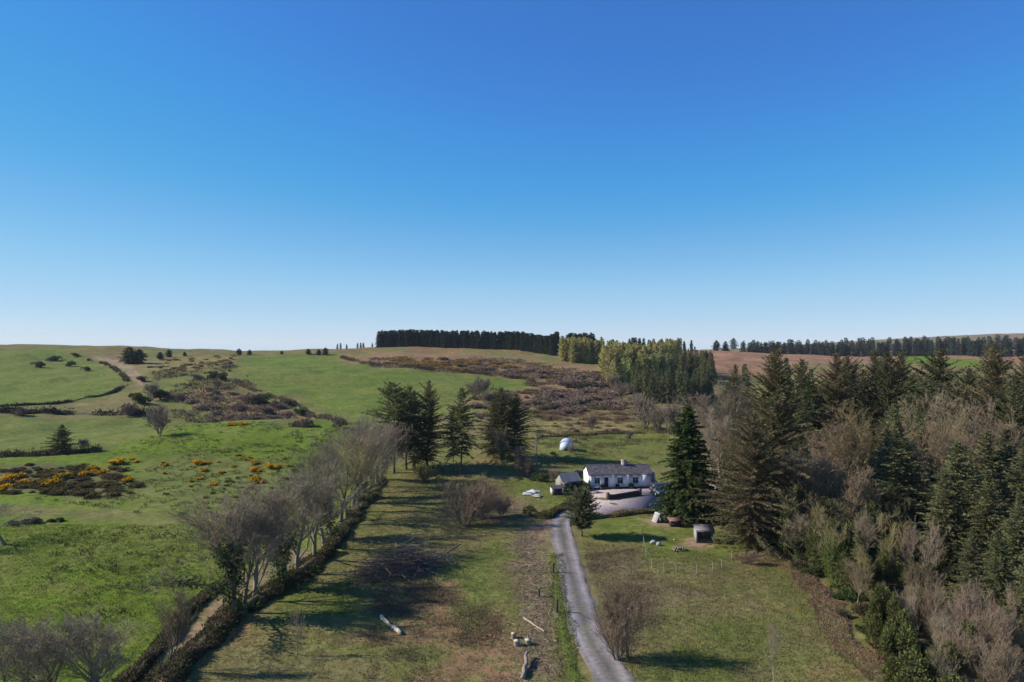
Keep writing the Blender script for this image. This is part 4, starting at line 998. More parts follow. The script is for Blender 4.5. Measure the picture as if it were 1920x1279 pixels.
for key, c, rb, rt, sx, lab in (('pine', 738, 888, 714, 1.05, 'tall thin topped pine at the left of the pine group'), ('pine', 762, 882, 722, .95, 'slender pine second from left in the pine group'), ('midcon', 778, 878, 732, .8, 'dark spruce in the middle of the pine group'), ('midcon', 802, 874, 712, .85, 'tallest pointed dark spruce at the right of the pine group'), ('pine', 864, 890, 726, .85, 'lone slender pine with a bare lower trunk right of the pine group'), ('pine', 850, 884, 760, .6, 'thin half-height pine behind the lone slender one'),
    ('midcon', 945, 862, 726, 1.15, 'broad dark conifer left of the cottage field'), ('midcon', 968, 858, 738, 1.1, 'dark conifer at the right shoulder of the broad one'), ('midcon', 925, 858, 752, .9, 'lower conifer at the left shoulder of the broad one')):
    rows(key, c, rb, rt, lab, sx=sx)
rows('ivytree', 942, 872, 800, 'crooked tree with a dark ivy trunk before the broad conifer', sx=.9)
rows('ivytree', 975, 885, 835, 'small ivy grown tree right of the crooked one', sx=.9)
rows('willow', 796, 904, 858, 'yellow-green willow bush at the foot of the pine group', 'bush')
rows('multi', 870, 988, 892, 'large pinkish leafless shrub in the middle of the central field', 'shrub', sx=1.3)
rows('multi', 905, 975, 905, 'second pinkish leafless shrub right behind the large one', 'shrub', sx=1.4)
rows('multi', 940, 968, 925, 'low leafless shrub on the brown ground left of the white sheets', 'shrub', sx=1.3)
rows('multi', 985, 895, 848, 'bare shrub below the grey pole', 'shrub'); rows('bush', 1012, 902, 882, 'round dark bush left of the outbuilding', 'bush'); rows('multi', 1040, 905, 878, 'pale leafless shrub behind the dark shed', 'shrub')
rows('bush', 995, 888, 872, 'dark holly-like bush under the grey pole', 'bush')
rows('sapling', 558, 1228, 1135, 'thin leafless sapling alone on the grass right of the hedge', 'sapling')
rows('pollard', 12, 1022, 952, 'wind-leaned flat topped tree at the left edge of the picture', sx=1.7, rz=0.3)
for c, r, h in ((20, 985, 1.0), (45, 983, .9), (70, 981, 1.1), (95, 980, .8), (115, 978, .7)): rows('scrubdark', c, r, r-14*h, 'dark low scrub behind the wind-leaned tree', 'bush', 'dark scrub by the left edge tree', sx=1.1)
rows('fieldpine', 114, 848, 796, 'bushy dark pine standing in the low meadow', sx=1.45)
rows('farbare', 157, 846, 821, 'rounded bare bush right of the meadow pine', 'bush')
rows('farbare', 300, 818, 770, 'tall grey rounded bare tree at the right end of the low meadow', sx=1.0); rows('farbare', 295, 800, 757, 'grey bare tree just behind the rounded one at the meadow end', sx=1.1)
rows('farpine', 243, 682, 651, 'largest dark pine on the left skyline', sx=1.5); rows('farpine', 258, 683, 655, 'lower dark pine touching the largest one on the left skyline', sx=1.4)
for c, rb, rt, lab in ((300, 674, 660, 'small dark bush right of the skyline pines'), (317, 670, 656, 'small pointed pine right of the skyline pines'), (346, 668, 660, 'low dark clump on the left skyline'), (449, 666, 654, 'small round tree on the skyline above the far pasture'), (468, 666, 656, 'tiny tree right of the small round skyline tree'), (528, 665, 658, 'tiny skyline bush above the middle of the far pasture'), (578, 665, 654, 'small thin skyline tree left of the plantation ridge'), (610, 666, 652, 'dark clump on the ridge left of the plantation'), (598, 666, 655, 'smaller dark clump on the ridge left of the plantation')):
    rows('farpine', c, rb, rt, lab, sx=1.3)
for c, rb, rt, lab in ((76, 690, 676, 'left of three dark thorn bushes on the far left hillside'), (101, 678, 663, 'upper of three dark thorn bushes on the far left hillside'), (131, 688, 676, 'right of three dark thorn bushes on the far left hillside'), (165, 696, 687, 'small thorn bush near the track on the far left hillside'), (141, 668, 660, 'tiny dark bush close to the left hill crest')):
    rows('scrubdark', c, rb, rt-2, lab, 'bush', sx=.85)
for c, rb, rt, key, lab in ((40, 780, 760, 'scrub', 'round dark bare bush in the meadow hedge at far left'), (245, 780, 752, 'scrub', 'dark bare bush at the right end of the meadow hedge'), (262, 757, 730, 'bush', 'dark green bush at the bend of the curving track'), (285, 752, 718, 'farbare', 'tall grey bush right of the track bend'), (300, 750, 728, 'scrubdark', 'dark bush right of the tall grey one at the track bend'), (268, 716, 704, 'scrubdark', 'small dark bush right of the climbing earth track'),
    (370, 713, 698, 'scrub', 'grey bush left of the dark hillside thorn'), (400, 712, 690, 'scrubdark', 'large dark hillside thorn above the little valley'), (418, 714, 698, 'scrubdark', 'dark bush at the right of the hillside thorn'), (408, 730, 712, 'farbare', 'grey bare bush below the hillside thorn'), (430, 688, 678, 'farbare', 'small grey bush high on the slope above the thorn'),
    (468, 756, 732, 'scrub', 'broad purple-grey bare bush at the foot of the far pasture'), (488, 758, 736, 'scrubdark', 'dark bush touching the broad purple-grey one'), (500, 778, 756, 'scrub', 'purple bare bush lower in the little valley'), (520, 765, 748, 'scrub', 'purple bush below the far pasture edge'), (538, 762, 746, 'scrubdark', 'dark round bush below the far pasture edge'), (535, 785, 766, 'scrub', 'wide purple bush in the valley bottom'), (565, 780, 762, 'bush', 'dark green bush in the valley bottom'),
    (575, 800, 780, 'scrub', 'low grey bush just behind the green knoll'), (555, 800, 785, 'scrub', 'lower grey bush left behind the green knoll'), (635, 803, 783, 'scrubdark', 'round dark bush behind the knoll near the hedgerow trees'), (340, 752, 735, 'scrub', 'small grey bush in the rough ground right of the track'), (380, 770, 755, 'scrub', 'grey brown bush in the middle of the rough valley'), (455, 785, 772, 'scrub', 'brownish bush in the rough valley above the knoll'), (405, 782, 770, 'scrub', 'brown bush on the rough slope above the knoll')):
    rows(key, c, rb, rt-2, lab, 'bush', sx=.85 if key != 'farbare' else 1.1)

# gorse
for k, (c, r, s, lab) in enumerate(((375, 872, 1.0, 'yellow gorse bush, upper of two on the middle slope'), (381, 884, .7, 'small yellow gorse bush, lower of two on the middle slope'), (480, 903, .95, 'bright orange gorse bush nearest the hedgerow trees'), (512, 879, 1.0, 'bright gorse bush close to the upper right slope'), (478, 884, .8, 'gorse bush left of the bright upper right one'),
    (122, 897, 1.2, 'large orange gorse bush in the left gorse patch'), (100, 912, 1.2, 'lower orange gorse bush left of the large one'), (218, 871, 1.1, 'gorse bush at the top of the left gorse patch'), (190, 890, 1.0, 'dull gorse bush right of centre in the left gorse patch'), (160, 892, 1.1, 'dark gorse bush in the middle of the left gorse patch'), (240, 905, .9, 'long low yellow gorse bush at the right of the left patch'), (172, 882, .8, 'small gorse bush at the upper middle of the left patch'), (20, 905, 1.4, 'broad orange gorse bush at the left picture edge'), (48, 908, 1.1, 'gorse bush second from the left picture edge'), (8, 922, 1.1, 'dark orange gorse bush at the left edge below the broad one'))):
    p = at(c, r); put('gorse', p, 1.5*s, lab, 'bush', 'gorse bushes on the pasture slope', sx=1.15)
def scatter(key, poly_px, n, Hr, label, cat, group, sx=1.1, mind=0):
    poly = zone(*poly_px); P = np.array(poly); k = 0; tries = 0; got = []
    while k < n and tries < n*60:
        tries += 1; x = random.uniform(P[:, 0].min(), P[:, 0].max()); y = random.uniform(P[:, 1].min(), P[:, 1].max())
        if not inpoly(np.array([x]), np.array([y]), poly)[0]: continue
        if mind and any((x-a_)**2+(y-b_)**2 < mind*mind for a_, b_ in got): continue
        got.append((x, y)); put(key, ground(x, y), random.uniform(*Hr), label, cat, group, sx=sx*random.uniform(.85, 1.25)); k += 1
scatter('gorsedark', [(0, 880), (60, 872), (230, 880), (270, 910), (230, 938), (100, 928), (0, 930)], 110, (.5, 1.3), 'dark low gorse and heather clump in the left gorse patch', 'bush', 'dark clumps of the gorse patch')
scatter('gorsedark', [(300, 930), (400, 900), (560, 880), (570, 900), (420, 950)], 26, (.3, .6), 'small dark clump on the rushy middle slope', 'bush', 'dark clumps of the middle slope')
scatter('moorgorse', [(740, 672), (900, 676), (1000, 690), (1120, 700), (1120, 712), (1000, 712), (860, 698), (720, 686)], 110, (1.2, 2.6), 'orange-brown gorse clump on the moor below the plantation', 'bush', 'moor gorse clumps', sx=1.5)
scatter('bramble', [(1000, 715), (1140, 722), (1200, 770), (1180, 790), (1000, 785), (900, 745)], 70, (.9, 2.0), 'russet bramble patch on the rough slope behind the cottage', 'bush', 'russet brambles behind the cottage', sx=1.7)
scatter('bramble', [(1005, 775), (1225, 775), (1245, 815), (1010, 825)], 40, (.5, 1.1), 'low russet clump on the tan rough grass above the cottage field', 'bush', 'low clumps above the cottage field', sx=1.5)
scatter('scrub', [(1010, 780), (1230, 770), (1250, 860), (1090, 862)], 12, (.7, 1.6), 'small brown bush dotted about the cottage field', 'bush', 'bushes dotted about the cottage field', mind=4)
scatter('gorse', [(230, 862), (330, 850), (560, 850), (580, 900), (420, 930), (280, 900)], 22, (.5, .95), 'small bright gorse bush dotted on the upper pasture slope', 'bush', 'small gorse dots on the pasture slope')
scatter('moorgorse', [(300, 672), (440, 668), (440, 690), (320, 700)], 26, (.9, 1.8), 'brown gorse clump on the crest right of the skyline pines', 'bush', 'crest gorse clumps', sx=1.5)
scatter('gorse', [(420, 795), (490, 792), (490, 798), (420, 800)], 8, (.7, 1.1), 'yellow gorse clump in the hollow behind the knoll', 'bush', 'gorse in the hollow behind the knoll')
scatter('scrub', [(860, 690), (1040, 695), (1140, 706), (1140, 728), (1050, 726), (960, 712)], 60, (2.0, 4.2), 'purple-brown scrub bush on the moor left of the larches', 'bush', 'moor scrub', sx=1.3)
scatter('scrub', [(1020, 735), (1140, 735), (1180, 765), (1060, 778), (1000, 760)], 95, (1.4, 3.6), 'brown scrub bush on the rough slope behind the cottage', 'bush', 'scrub behind the cottage', sx=1.25)
scatter('scrub', [(880, 745), (990, 745), (1010, 790), (900, 800)], 26, (1.2, 3.0), 'brown scrub bush behind the broad conifer', 'bush', 'scrub behind the broad conifer', sx=1.2)
scatter('scrub', [(300, 745), (430, 725), (560, 775), (600, 795), (440, 790)], 34, (1.2, 3.0), 'brown scrub bush in the rough little valley', 'bush', 'valley scrub', sx=1.3, mind=4)
scatter('scrubdark', [(270, 690), (440, 672), (440, 720), (330, 735)], 24, (.7, 1.6), 'dark low bush on the rough slope right of the climbing track', 'bush', 'slope bushes', sx=1.3)
rows('farbare', 905, 752, 706, 'large purple leafless tree at the lower end of the far pasture', sx=1.1); rows('farbare', 890, 748, 716, 'purple leafless tree left of the large one at the pasture end', sx=1.2)
rows('ivytall', 1031, 767, 725, 'narrow ivy-covered dead trunk on the slope behind the cottage', sx=.22)
for c, rb, rt, lab in ((1190, 770, 735, 'grey bare tree left of the dark young spruces'), (1210, 805, 738, 'tall grey bare tree at the left edge of the wood'), (1232, 812, 760, 'pale bare tree second along the left edge of the wood'), (1255, 815, 752, 'large pale bare tree before the young spruces'), (1150, 740, 700, 'grey bare tree at the foot of the larches'), (1165, 752, 716, 'second grey bare tree at the foot of the larches')):
    rows('farbare', c, rb, rt, lab)
rows('farbare', 1180, 823, 806, 'lone rounded bare bush on the grass behind the cottage', 'bush', sx=1.2); rows('farbare', 1110, 810, 775, 'thin pale bare shrub behind the polytunnel', 'shrub', sx=.7)

# driveway side and right field
rows('eggpine', 1091, 1006, 918, 'small rounded pine beside the top of the driveway', sx=1.05)
rows('barebrown', 1178, 1234, 1078, 'leafless tree with a mossy trunk right of the driveway', sx=1.1); rows('multi', 1158, 1238, 1120, 'bushy brown shrub against the leafless tree by the driveway', 'shrub', sx=.9)
rows('birch', 1450, 1290, 1165, 'pale slender sapling in the grass at the bottom right', sx=.9)
rows('multi', 1405, 1060, 1030, 'low brown twiggy shrub at the corner of the wood', 'shrub', sx=1.3)

# ------------------------------------------------------------------ far woods
def line_wood(key, pts, rowsn, spacing, depth, Hr, label, group, cat='tree', sx=1.0, vH=None):
    P = dense(pts, 30); seg = np.linalg.norm(np.diff(P, axis=0), axis=1); cum = np.concatenate([[0], np.cumsum(seg)])
    d = unit(np.gradient(P, axis=0)); nb_ = np.stack([-d[:, 1], d[:, 0]], 1)
    for j in range(rowsn):
        s = spacing*random.random()
        while s < cum[-1]:
            y0 = np.interp(s, cum, P[:, 1]); y = y0+j*depth+random.gauss(0, .3*depth); x = np.interp(s, cum, P[:, 0])*y/y0+random.gauss(0, .35*spacing)
            h = random.uniform(*Hr)*(vH(s/cum[-1]) if vH else 1)
            put(key, ground(x, y), h, label, cat, group, sx=sx*random.uniform(.9, 1.15)); s += spacing*random.uniform(.8, 1.2)
def wl_(c, y): return ((c-960)/1280*y, y)
line_wood('farspruce', [wl_(708, 520), wl_(800, 512), wl_(900, 500), wl_(980, 485), wl_(1036, 462)], 2, 1.75, 4.0, (12.2, 13.3), 'dark spruce in the dense square plantation on the skyline', 'spruces of the skyline plantation')
line_wood('farspruce', [wl_(1036, 462), wl_(1040, 490), wl_(1046, 520)], 1, 2.2, 4, (12, 13.5), 'dark spruce at the right end of the skyline plantation', 'spruces at the plantation end')
line_wood('farspruce', [wl_(1060, 480), wl_(1090, 490), wl_(1112, 500)], 2, 2.4, 4.5, (12, 14.5), 'dark spruce behind the larches right of the plantation gap', 'spruces behind the larches')
line_wood('farspruce', [wl_(1180, 500), wl_(1230, 520), wl_(1290, 540)], 1, 3.2, 5, (8, 10.5), 'dark spruce on the skyline right of the larches', 'spruces right of the larches')
line_wood('farlarch', [wl_(1053, 425), wl_(1090, 420), wl_(1132, 420)], 3, 2.8, 4.5, (13.5, 16), 'yellow-green larch of the left larch block', 'larches of the left block')
line_wood('farlarch', [wl_(1138, 330), wl_(1160, 345), wl_(1200, 360), wl_(1240, 385), wl_(1270, 420)], 4, 3.0, 12, (13.0, 16.5), 'yellow-green larch of the long larch stand', 'larches of the long stand', vH=lambda t: 1.05-.28*t)
line_wood('farlarchg', [wl_(1150, 312), wl_(1180, 318), wl_(1215, 325), wl_(1255, 345)], 2, 3.0, 6, (11.5, 14), 'green tinted larch at the front of the larch stand', 'green larches')
line_wood('midspruce', [wl_(1262, 360), wl_(1290, 350), wl_(1318, 340), wl_(1332, 325)], 3, 3.0, 8, (12, 14.5), 'dark young spruce right of the larch stand', 'young spruces right of the larches')
line_wood('midspruce', [wl_(1188, 268), wl_(1215, 262), wl_(1260, 258), wl_(1300, 262), wl_(1330, 272)], 4, 3.0, 8, (11, 13.5), 'dark young spruce behind the left edge of the wood', 'young spruces behind the wood')
line_wood('farpine', [wl_(1335, 560), wl_(1362, 565)], 1, 9, 5, (8, 10), 'small round pine on the right skyline', 'right skyline pines')
rows('farpine', 1375, 655, 634, 'largest round pine on the right skyline', sx=1.0)
line_wood('farwood', [wl_(1392, 640), wl_(1480, 640), wl_(1600, 640), wl_(1690, 650)], 2, 4.4, 9, (11.5, 14.5), 'dark conifer of the distant wood beyond the moor', 'distant wood conifers')
line_wood('farwood', [wl_(1690, 660), wl_(1780, 640), wl_(1860, 610), wl_(1990, 600)], 2, 4.6, 10, (14, 17), 'dark conifer of the distant wood beyond the green strip', 'distant wood conifers, right half')
line_wood('farwood', [wl_(1400, 760), wl_(1600, 760), wl_(1800, 740), wl_(1990, 740)], 1, 7, 14, (13, 17), 'conifer at the back of the distant wood', 'back rows of the distant wood', sx=1.3)
line_wood('farspruce', [wl_(615, 560), wl_(660, 565), wl_(700, 560)], 1, 5, 4, (5, 6.5), 'small dark tree on the ridge left of the plantation', 'ridge trees')

# ------------------------------------------------------------------ the wood on the right
tip('fir', 1288, 756, 99, 'tall dense dark green conifer right of the cottage', sx=1.1)
W_ = [('oldcon', 1442, 652, 92, .95, 'huge olive-brown conifer towering at the front of the wood'), ('oldcon', 1868, 640, 104, .85, 'huge brownish conifer near the right edge of the picture'),
    ('oldcon', 1405, 770, 85, 1.0, 'olive conifer at the front corner of the wood by the shed'), ('oldcon', 1765, 652, 128, 1.0, 'tall grey-green conifer left of the huge brownish one'),
    ('midcon', 1376, 682, 158, .7, 'narrow dark spruce at the left of the wood skyline'), ('spruce', 1398, 678, 160, .8, 'dark spruce second from the left on the wood skyline'), ('spruce', 1478, 666, 140, .75, 'dark spruce behind the huge conifer, left one'), ('midcon', 1500, 672, 138, .8, 'dark spruce behind the huge conifer, middle one'), ('spruce', 1518, 690, 134, .75, 'dark spruce behind the huge conifer, right one'),
    ('oldcon', 1562, 662, 132, .85, 'tall brown-green conifer in the middle of the wood skyline'), ('midcon', 1590, 668, 136, .8, 'brown-green conifer beside the middle tall one'), ('midcon', 1618, 690, 130, .7, 'dark spruce dipping in the wood skyline'), ('midcon', 1645, 655, 134, .8, 'pointed conifer right of the skyline dip'), ('midcon', 1664, 660, 128, .8, 'dark spruce right of the pointed conifer'), ('oldcon', 1692, 658, 130, .85, 'shaggy conifer before the distant green field'), ('spruce', 1708, 700, 124, .75, 'lower dark spruce right of the shaggy conifer'),
    ('pine', 1740, 700, 120, .9, 'dark limbed conifer left of the grey-green one'), ('midcon', 1815, 690, 112, .85, 'brown conifer between the two giants at right'), ('oldcon', 1925, 655, 98, .7, 'conifer cut by the right edge of the picture'), ('midcon', 1905, 700, 92, .8, 'brownish conifer at the right edge below the giant'),
    ('sitka', 1690, 786, 88, 1.15, 'broad dark spruce in the middle of the wood with a black shaded side'), ('sitka', 1655, 800, 92, 1.0, 'green spruce left behind the broad dark one'), ('sitka', 1668, 755, 100, 1.0, 'bright green spruce above the broad dark one'), ('sitka', 1720, 752, 104, .9, 'green topped spruce above and right of the broad one'),
    ('sitka', 1800, 822, 76, 1.1, 'blue-green spruce at the left of the right-hand spruce stand'), ('sitka', 1838, 805, 79, 1.1, 'blue-green spruce second in the right-hand spruce stand'), ('sitka', 1880, 800, 80, 1.1, 'blue-green spruce third in the right-hand spruce stand'), ('sitka', 1915, 815, 74, 1.1, 'blue-green spruce cut by the right picture edge'), ('sitka', 1775, 880, 71, .95, 'lower spruce at the front left of the right-hand stand'), ('sitka', 1860, 880, 68, 1.0, 'spruce at the front of the right-hand stand'), ('sitka', 1905, 920, 64, 1.0, 'nearest spruce at the right edge of the picture'), ('sitka', 1825, 900, 70, .95, 'spruce in the front row of the right-hand stand'),
    ('sitka', 1945, 860, 68, 1.0, 'spruce just cut off at the right edge'), ('sitka', 1880, 990, 60, .9, 'low spruce under the nearest one at the right edge'), ('sitka', 1925, 1010, 57, .9, 'lowest spruce cut by the right edge'), ('sitka', 1820, 985, 64, .85, 'low spruce at the foot of the right-hand stand')]
for key, c, rt, y, sx, lab in W_: tip(key, c, rt, y, lab, sx=sx)
B_ = [('bare', 1352, 712, 128, 1.1, 'large grey bare crown left of the huge olive-brown conifer'), ('bare', 1335, 775, 118, 1.0, 'grey-pink bare tree behind the tall dark conifer'), ('barebrown', 1358, 790, 112, .9, 'brownish bare tree left of the huge conifer'), ('bareolive', 1590, 752, 102, 1.15, 'wide olive-brown bare crown in the middle of the wood'), ('barebrown', 1540, 770, 104, 1.0, 'brown bare tree right of the huge conifer'),
    ('bare', 1510, 840, 86, 1.0, 'pale bare tree at the front of the wood below the wide crown'), ('barebrown', 1560, 850, 84, 1.0, 'pinkish bare tree left of the broad dark spruce'), ('bare', 1735, 720, 112, .8, 'bare pink tree between the conifers at right'), ('bareolive', 1795, 760, 96, .9, 'olive bare tree above the right-hand spruce stand'), ('barebrown', 1600, 870, 82, .9, 'bare brown tree before the broad dark spruce'), ('barebrown', 1760, 790, 92, .8, 'brown bare tree in the gap right of the broad spruce'), ('bare', 1850, 745, 95, .8, 'grey bare tree before the right giant'), ('barebrown', 1905, 760, 88, .9, 'brown bare tree at the right edge above the spruces'),
    ('ivytall', 1470, 900, 82, .8, 'ivy-clad tree beside the huge conifer trunk'), ('ivytall', 1535, 930, 76, .9, 'bright ivy-clad tree at the bend of the wood edge'), ('ivytall', 1568, 965, 72, .9, 'second bright ivy-clad tree at the wood edge'), ('ivytree', 1600, 955, 74, .9, 'ivy grown tree behind the wood edge'), ('ivytall', 1655, 960, 72, .8, 'yellow-green ivy-clad trunk deeper in the wood'), ('ivytall', 1640, 1090, 60, .8, 'ivy-clad tree near the bottom of the wood edge'), ('ivytall', 1722, 1175, 54, .75, 'leafy ivy-clad tree at the bottom of the wood'), ('ivytree', 1690, 1110, 58, .8, 'dark ivy tree behind the bottom ivy-clad ones'), ('ivytree', 1500, 960, 78, .9, 'olive ivy tree at the corner of the wood'),
    ('birch', 1700, 960, 70, 1.0, 'pale slender trunk in the shade of the broad spruce'), ('birch', 1735, 975, 68, 1.0, 'pale slender trunk right of the shaded one'), ('birch', 1715, 1090, 60, 1.1, 'whitish bare tree at the left of the bottom right group'), ('birch', 1760, 1080, 58, 1.1, 'whitish bare tree second in the bottom right group'), ('birch', 1785, 1120, 55, 1.2, 'largest whitish bare tree of the bottom right group'), ('birch', 1830, 1100, 57, 1.1, 'pinkish bare tree right in the bottom right group'), ('barebrown', 1870, 1130, 55, 1.0, 'brown bushy bare tree in the bottom right corner'), ('barebrown', 1900, 1180, 51, 1.0, 'brown twiggy tree cut by the bottom right corner'), ('barebrown', 1820, 1200, 50, 1.0, 'low brown twiggy tree at the bottom right'), ('bare', 1770, 1215, 49, .9, 'low grey twiggy tree at the bottom of the wood'), ('bareolive', 1610, 1020, 68, .7, 'olive bare tree behind the wood edge brambles'), ('barebrown', 1740, 1040, 63, .9, 'pink-brown bare tree below the right-hand spruces')]
for key, c, rt, y, sx, lab in B_: tip(key, c, rt, y, lab, sx=sx)
for c, rb, H, sx, lab in ((1722, 1330, 5.5, .9, 'tall leafy ivy bush at the very bottom of the wood'), (1690, 1300, 4.0, .9, 'rounded ivy bush left of the tall leafy one at the bottom'), (1655, 1180, 4.5, .9, 'dark ivy thicket halfway down the wood edge'), (1560, 1075, 5.0, .9, 'leafy ivy thicket at the bend of the wood edge'), (1530, 1050, 4.5, .9, 'olive ivy thicket left of the bend thicket'), (1600, 1110, 4.5, .8, 'leafy thicket right of the bend thicket'), (1480, 1040, 4.0, .9, 'dark thicket beside the corner of the wood'), (1545, 1058, 8.5, .55, 'tall narrow column of ivy at the bend of the wood edge'), (1580, 1085, 8.0, .5, 'tall ivy column right of the bend column'), (1612, 1125, 7.5, .5, 'tall ivy column halfway down the wood edge'), (1505, 1035, 8.0, .55, 'tall olive ivy column left of the bend column'), (1650, 1215, 6.5, .5, 'ivy column low on the wood edge above the bottom bushes'), (1680, 1240, 6.0, .6, 'leafy ivy column beside the low one'), (1640, 1060, 9.0, .5, 'ivy column standing back inside the bend of the wood'), (1760, 1300, 5.0, .7, 'ivy bush right of the tall leafy one at the bottom'), (1740, 1180, 6.0, .55, 'ivy column among the pale trees of the bottom right group'), (1800, 1270, 5.5, .6, 'ivy column nearest the bottom right corner'), (1440, 1030, 5.0, .7, 'leafy thicket under the huge olive-brown conifer')):
    p = at(c, min(rb, 1279)); y = CAM_H/((rb-640)/1280); put('thicket', ground((c-960)/1280*y, y), H, lab, 'bush', sx=sx)
# understorey that fills the wood
def wood_edge(y): return np.interp(y, [50, 60, 70, 77, 90, 110, 140, 170, 215], [30, 31, 31.5, 32, 30.5, 34, 42, 52, 62])
NOUN = ('conifer', 'tree', 'spruce', 'crown', 'trunk')
HEADS = {}
for key, c, rt, y, sx, lab in W_+B_:
    ws = lab.split(); k_ = [i for i, w in enumerate(ws) if w in NOUN]
    if k_: HEADS.setdefault(' '.join(ws[:k_[0]+1]), []).append(((c-960)/1280*y, y))
HEADS = [(h, v[0]) for h, v in HEADS.items() if len(v) == 1 and len(h.split()) > 2]
USED = set()
def beside(kind, x, y):
    for h, (hx, hy) in sorted(HEADS, key=lambda q: (q[1][0]-x)**2+(q[1][1]-y)**2):
        dx, dy = x-hx, y-hy
        side = ('right of' if dx > 0 else 'left of') if abs(dx) > abs(dy)*1.2 else ('behind' if dy > 0 else 'in front of')
        lab = '%s %s the %s' % (kind, side, h)
        if lab not in USED and len(lab.split()) <= 16: USED.add(lab); return lab
    return kind+' among many alike'
n = 0
while n < 225:
    y = random.uniform(50, 205); x = wood_edge(y)+1.5+random.random()**1.15*(0.80*y-wood_edge(y)+8)
    if x < wood_edge(y)+1: continue
    c = 960+1280*x/y
    if c > 2050: continue
    rt = np.interp(y, [50, 60, 70, 80, 95, 110, 130, 160, 205], [1215, 1085, 985, 900, 830, 790, 745, 725, 705])+random.uniform(0, 70)
    key = random.choice(['midcon', 'ivytall', 'midcon', 'oldcon', 'sitka', 'ivytall', 'midcon'] if y < 125 else ['midcon', 'midcon', 'oldcon', 'sitka'])
    if y < 66: key = random.choice(['barebrown', 'ivytall', 'birch', 'ivytree', 'ivytall'])
    g, H = top_at(c, rt, y)
    kind = {'barebrown': 'lesser leafless brown tree inside the wood', 'bare': 'lesser leafless grey tree inside the wood', 'ivytree': 'lesser ivy-clad tree inside the wood', 'ivytall': 'lesser bright ivy tree inside the wood', 'midcon': 'lesser olive conifer inside the wood', 'oldcon': 'lesser broad brownish conifer inside the wood', 'sitka': 'lesser green spruce inside the wood', 'bareolive': 'lesser leafless olive tree inside the wood', 'spruce': 'lesser dark spruce inside the wood', 'birch': 'lesser pale leafless tree inside the wood'}[key]
    put(key, g, max(3, H), beside(kind, x, y), 'tree', 'trees inside the right-hand wood', sx=random.uniform(.9, 1.15)); n += 1
for k in range(22):
    y = random.uniform(46, 60); x = random.uniform(wood_edge(y)+2.5, .76*y)
    kk = random.choice(['birch', 'barebrown', 'birch', 'bare', 'multi'])
    put(kk, ground(x, y), random.uniform(3.0, 6.0), beside({'multi': 'twiggy brown shrub', 'barebrown': 'low leafless brown tree', 'birch': 'thin pale sapling', 'bare': 'low leafless grey tree'}[kk], x, y), 'shrub' if kk == 'multi' else 'tree', 'thin growth at the bottom of the wood', sx=.9)
for k in range(80):
    y = random.uniform(52, 100); x = wood_edge(y)+random.uniform(-.6, 4)
    kk = random.choice(['bush', 'bramble', 'scrubdark', 'bramble'])
    put(kk, ground(x, y), random.uniform(.7, 1.8)*(.55 if kk == 'bramble' else 1), beside({'bush': 'green bush in the undergrowth', 'bramble': 'russet brambles in the undergrowth', 'scrubdark': 'dark scrub in the undergrowth'}[kk], x, y), 'bush', 'undergrowth of the wood edge')

# ------------------------------------------------------------------ uncountable ground cover
def tufts(name, polys, n, L, W, cols, label, blades=5, spread=.12, clump=None):
    Q = []; 
    for poly_px, share in polys:
        poly = zone(*poly_px); P = np.array(poly); need = int(n*share); got = 0
        while got < need:
            x = rng.uniform(P[:, 0].min(), P[:, 0].max(), 4000); y = rng.uniform(P[:, 1].min(), P[:, 1].max(), 4000)
            m = inpoly(x, y, poly)
            if clump: m &= fbm(x/clump, y/clump, 91, 3)+rng.uniform(-.08, .08, 4000) > .52
            x, y = x[m][:need-got], y[m][:need-got]; Q.append(np.stack([x, y], 1)); got += len(x)
            if not len(x): break
    Q = np.concatenate(Q); N = len(Q); sc_ = rng.uniform(.6, 1.4, N)
    P = np.repeat(np.stack([Q[:, 0], Q[:, 1], zfun(Q[:, 0], Q[:, 1])-.02], 1), blades, 0); sc_ = np.repeat(sc_, blades)
    o = rng.normal(0, 1, (N*blades, 2)); P[:, :2] += o*spread*sc_[:, None]
    D = np.concatenate([o*.45, np.ones((N*blades, 1))], 1)+rng.normal(0, .2, (N*blades, 3))
    C = np.repeat(np.array(cols)[rng.integers(len(cols), size=N)]*rng.uniform(.7, 1.3, (N, 1)), blades, 0)
    b = Bag(); b.leaves(P, D, L*sc_, W*sc_, C); tag(add(name, b.mesh(name, M_LEAF)), label, 'grass', kind='stuff')
tufts('rushes', [([(60, 935), (330, 858), (640, 812), (620, 860), (560, 950), (300, 970)], .5), ([(100, 990), (560, 985), (480, 1040), (300, 1130), (230, 1270), (60, 1200)], .22), ([(330, 800), (640, 800), (600, 850), (200, 860)], .28)], 2600, .34, .10, [(.05, .075, .018), (.07, .088, .024), (.09, .085, .035)], 'dark rush tufts dotted over the left pasture slope', blades=6, spread=.16, clump=2.5)
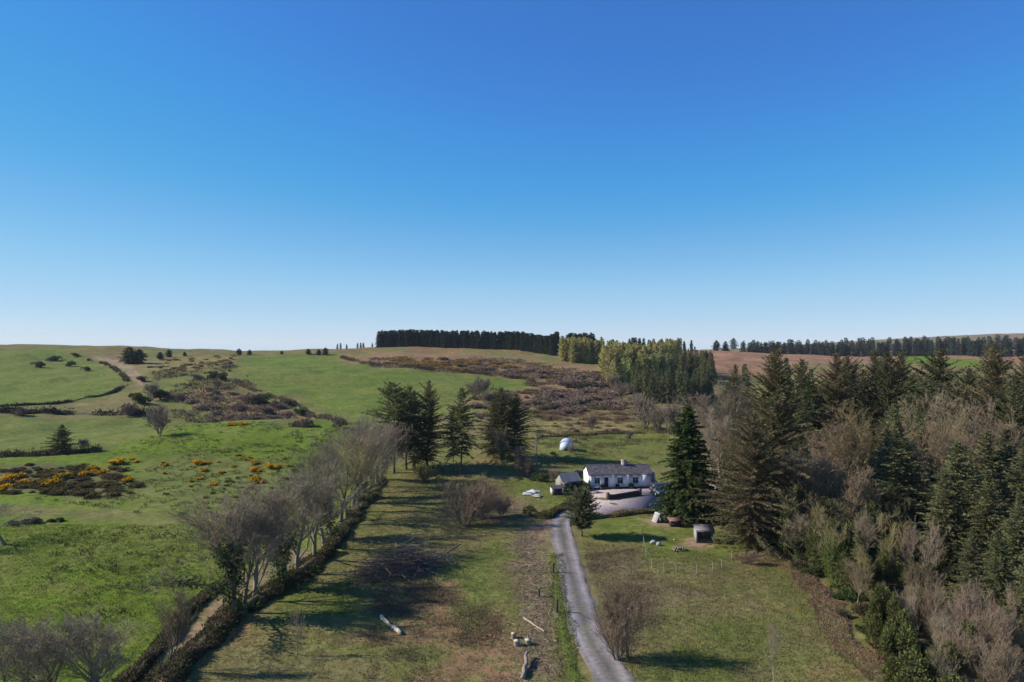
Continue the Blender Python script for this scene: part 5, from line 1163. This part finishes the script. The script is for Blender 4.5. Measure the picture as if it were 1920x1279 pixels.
tufts('rough_grass', [([(330, 1279), (560, 1110), (640, 1040), (720, 900), (960, 905), (985, 1000), (1035, 1100), (1045, 1279)], .5), ([(1190, 1279), (1100, 1060), (1090, 1015), (1480, 1055), (1650, 1279)], .35), ([(1000, 866), (1090, 930), (1000, 990), (720, 905), (740, 880)], .15)], 42000, .15, .05, [(.23, .19, .085), (.17, .16, .055), (.13, .135, .045), (.20, .15, .09), (.14, .17, .04)], 'rough mixed grass of the fields either side of the driveway', blades=3, spread=.1)
tufts('pasture_grass', [([(-20, 1279), (-20, 985), (560, 985), (480, 1050), (380, 1150), (260, 1279)], 1.0)], 16000, .14, .05, [(.10, .145, .018), (.075, .115, .014), (.14, .165, .03), (.12, .13, .03)], 'short uneven pasture grass left of the sunken lane', blades=3, spread=.12)
tufts('bracken', [([(690, 1279), (700, 1110), (850, 1080), (940, 1140), (955, 1279)], .6), ([(1095, 1040), (1190, 1030), (1240, 1085), (1330, 1110), (1250, 1150), (1190, 1260), (1110, 1150)], .4)], 4500, .22, .05, [(.19, .135, .085), (.15, .115, .065), (.23, .155, .10), (.12, .115, .055)], 'dead brown bracken and weeds in the central field', blades=4, spread=.35, clump=3)
tufts('slope_grass', [([(1000, 745), (1200, 745), (1255, 812), (1262, 872), (1100, 876), (1005, 866)], 1.0)], 6000, .35, .14, [(.22, .18, .08), (.16, .15, .05), (.20, .14, .08), (.13, .15, .04)], 'rough tussocky grass on the slope behind the cottage', blades=4, spread=.25, clump=6)
tufts('moor_grass', [([(640, 672), (960, 672), (1140, 700), (1160, 770), (1000, 770), (900, 710), (700, 690)], .6), ([(280, 690), (430, 680), (600, 795), (330, 790)], .4)], 6000, .8, .5, [(.15, .11, .07), (.10, .085, .045), (.20, .15, .08), (.075, .07, .035)], 'coarse brown grass and heather on the far moor slopes', blades=3, spread=.5, clump=14)

# ------------------------------------------------------------------ thin spring haze
b = Bag(); b.box(-4100, 4100, -4100, 4100, -110, 75, (1, 1, 1))
m, n, l, pr_ = mat_new('haze'); n.remove(pr_); pv = n.new('ShaderNodeVolumePrincipled')
pv.inputs['Color'].default_value = (.78, .88, 1.0, 1); pv.inputs['Density'].default_value = 0.00006; pv.inputs['Anisotropy'].default_value = 0.0
l.new(pv.outputs[0], n['Material Output'].inputs['Volume'])
hz = add('haze', b.mesh('haze', m)); tag(hz, 'thin blue air between the camera and the far hills', 'haze', kind='stuff')
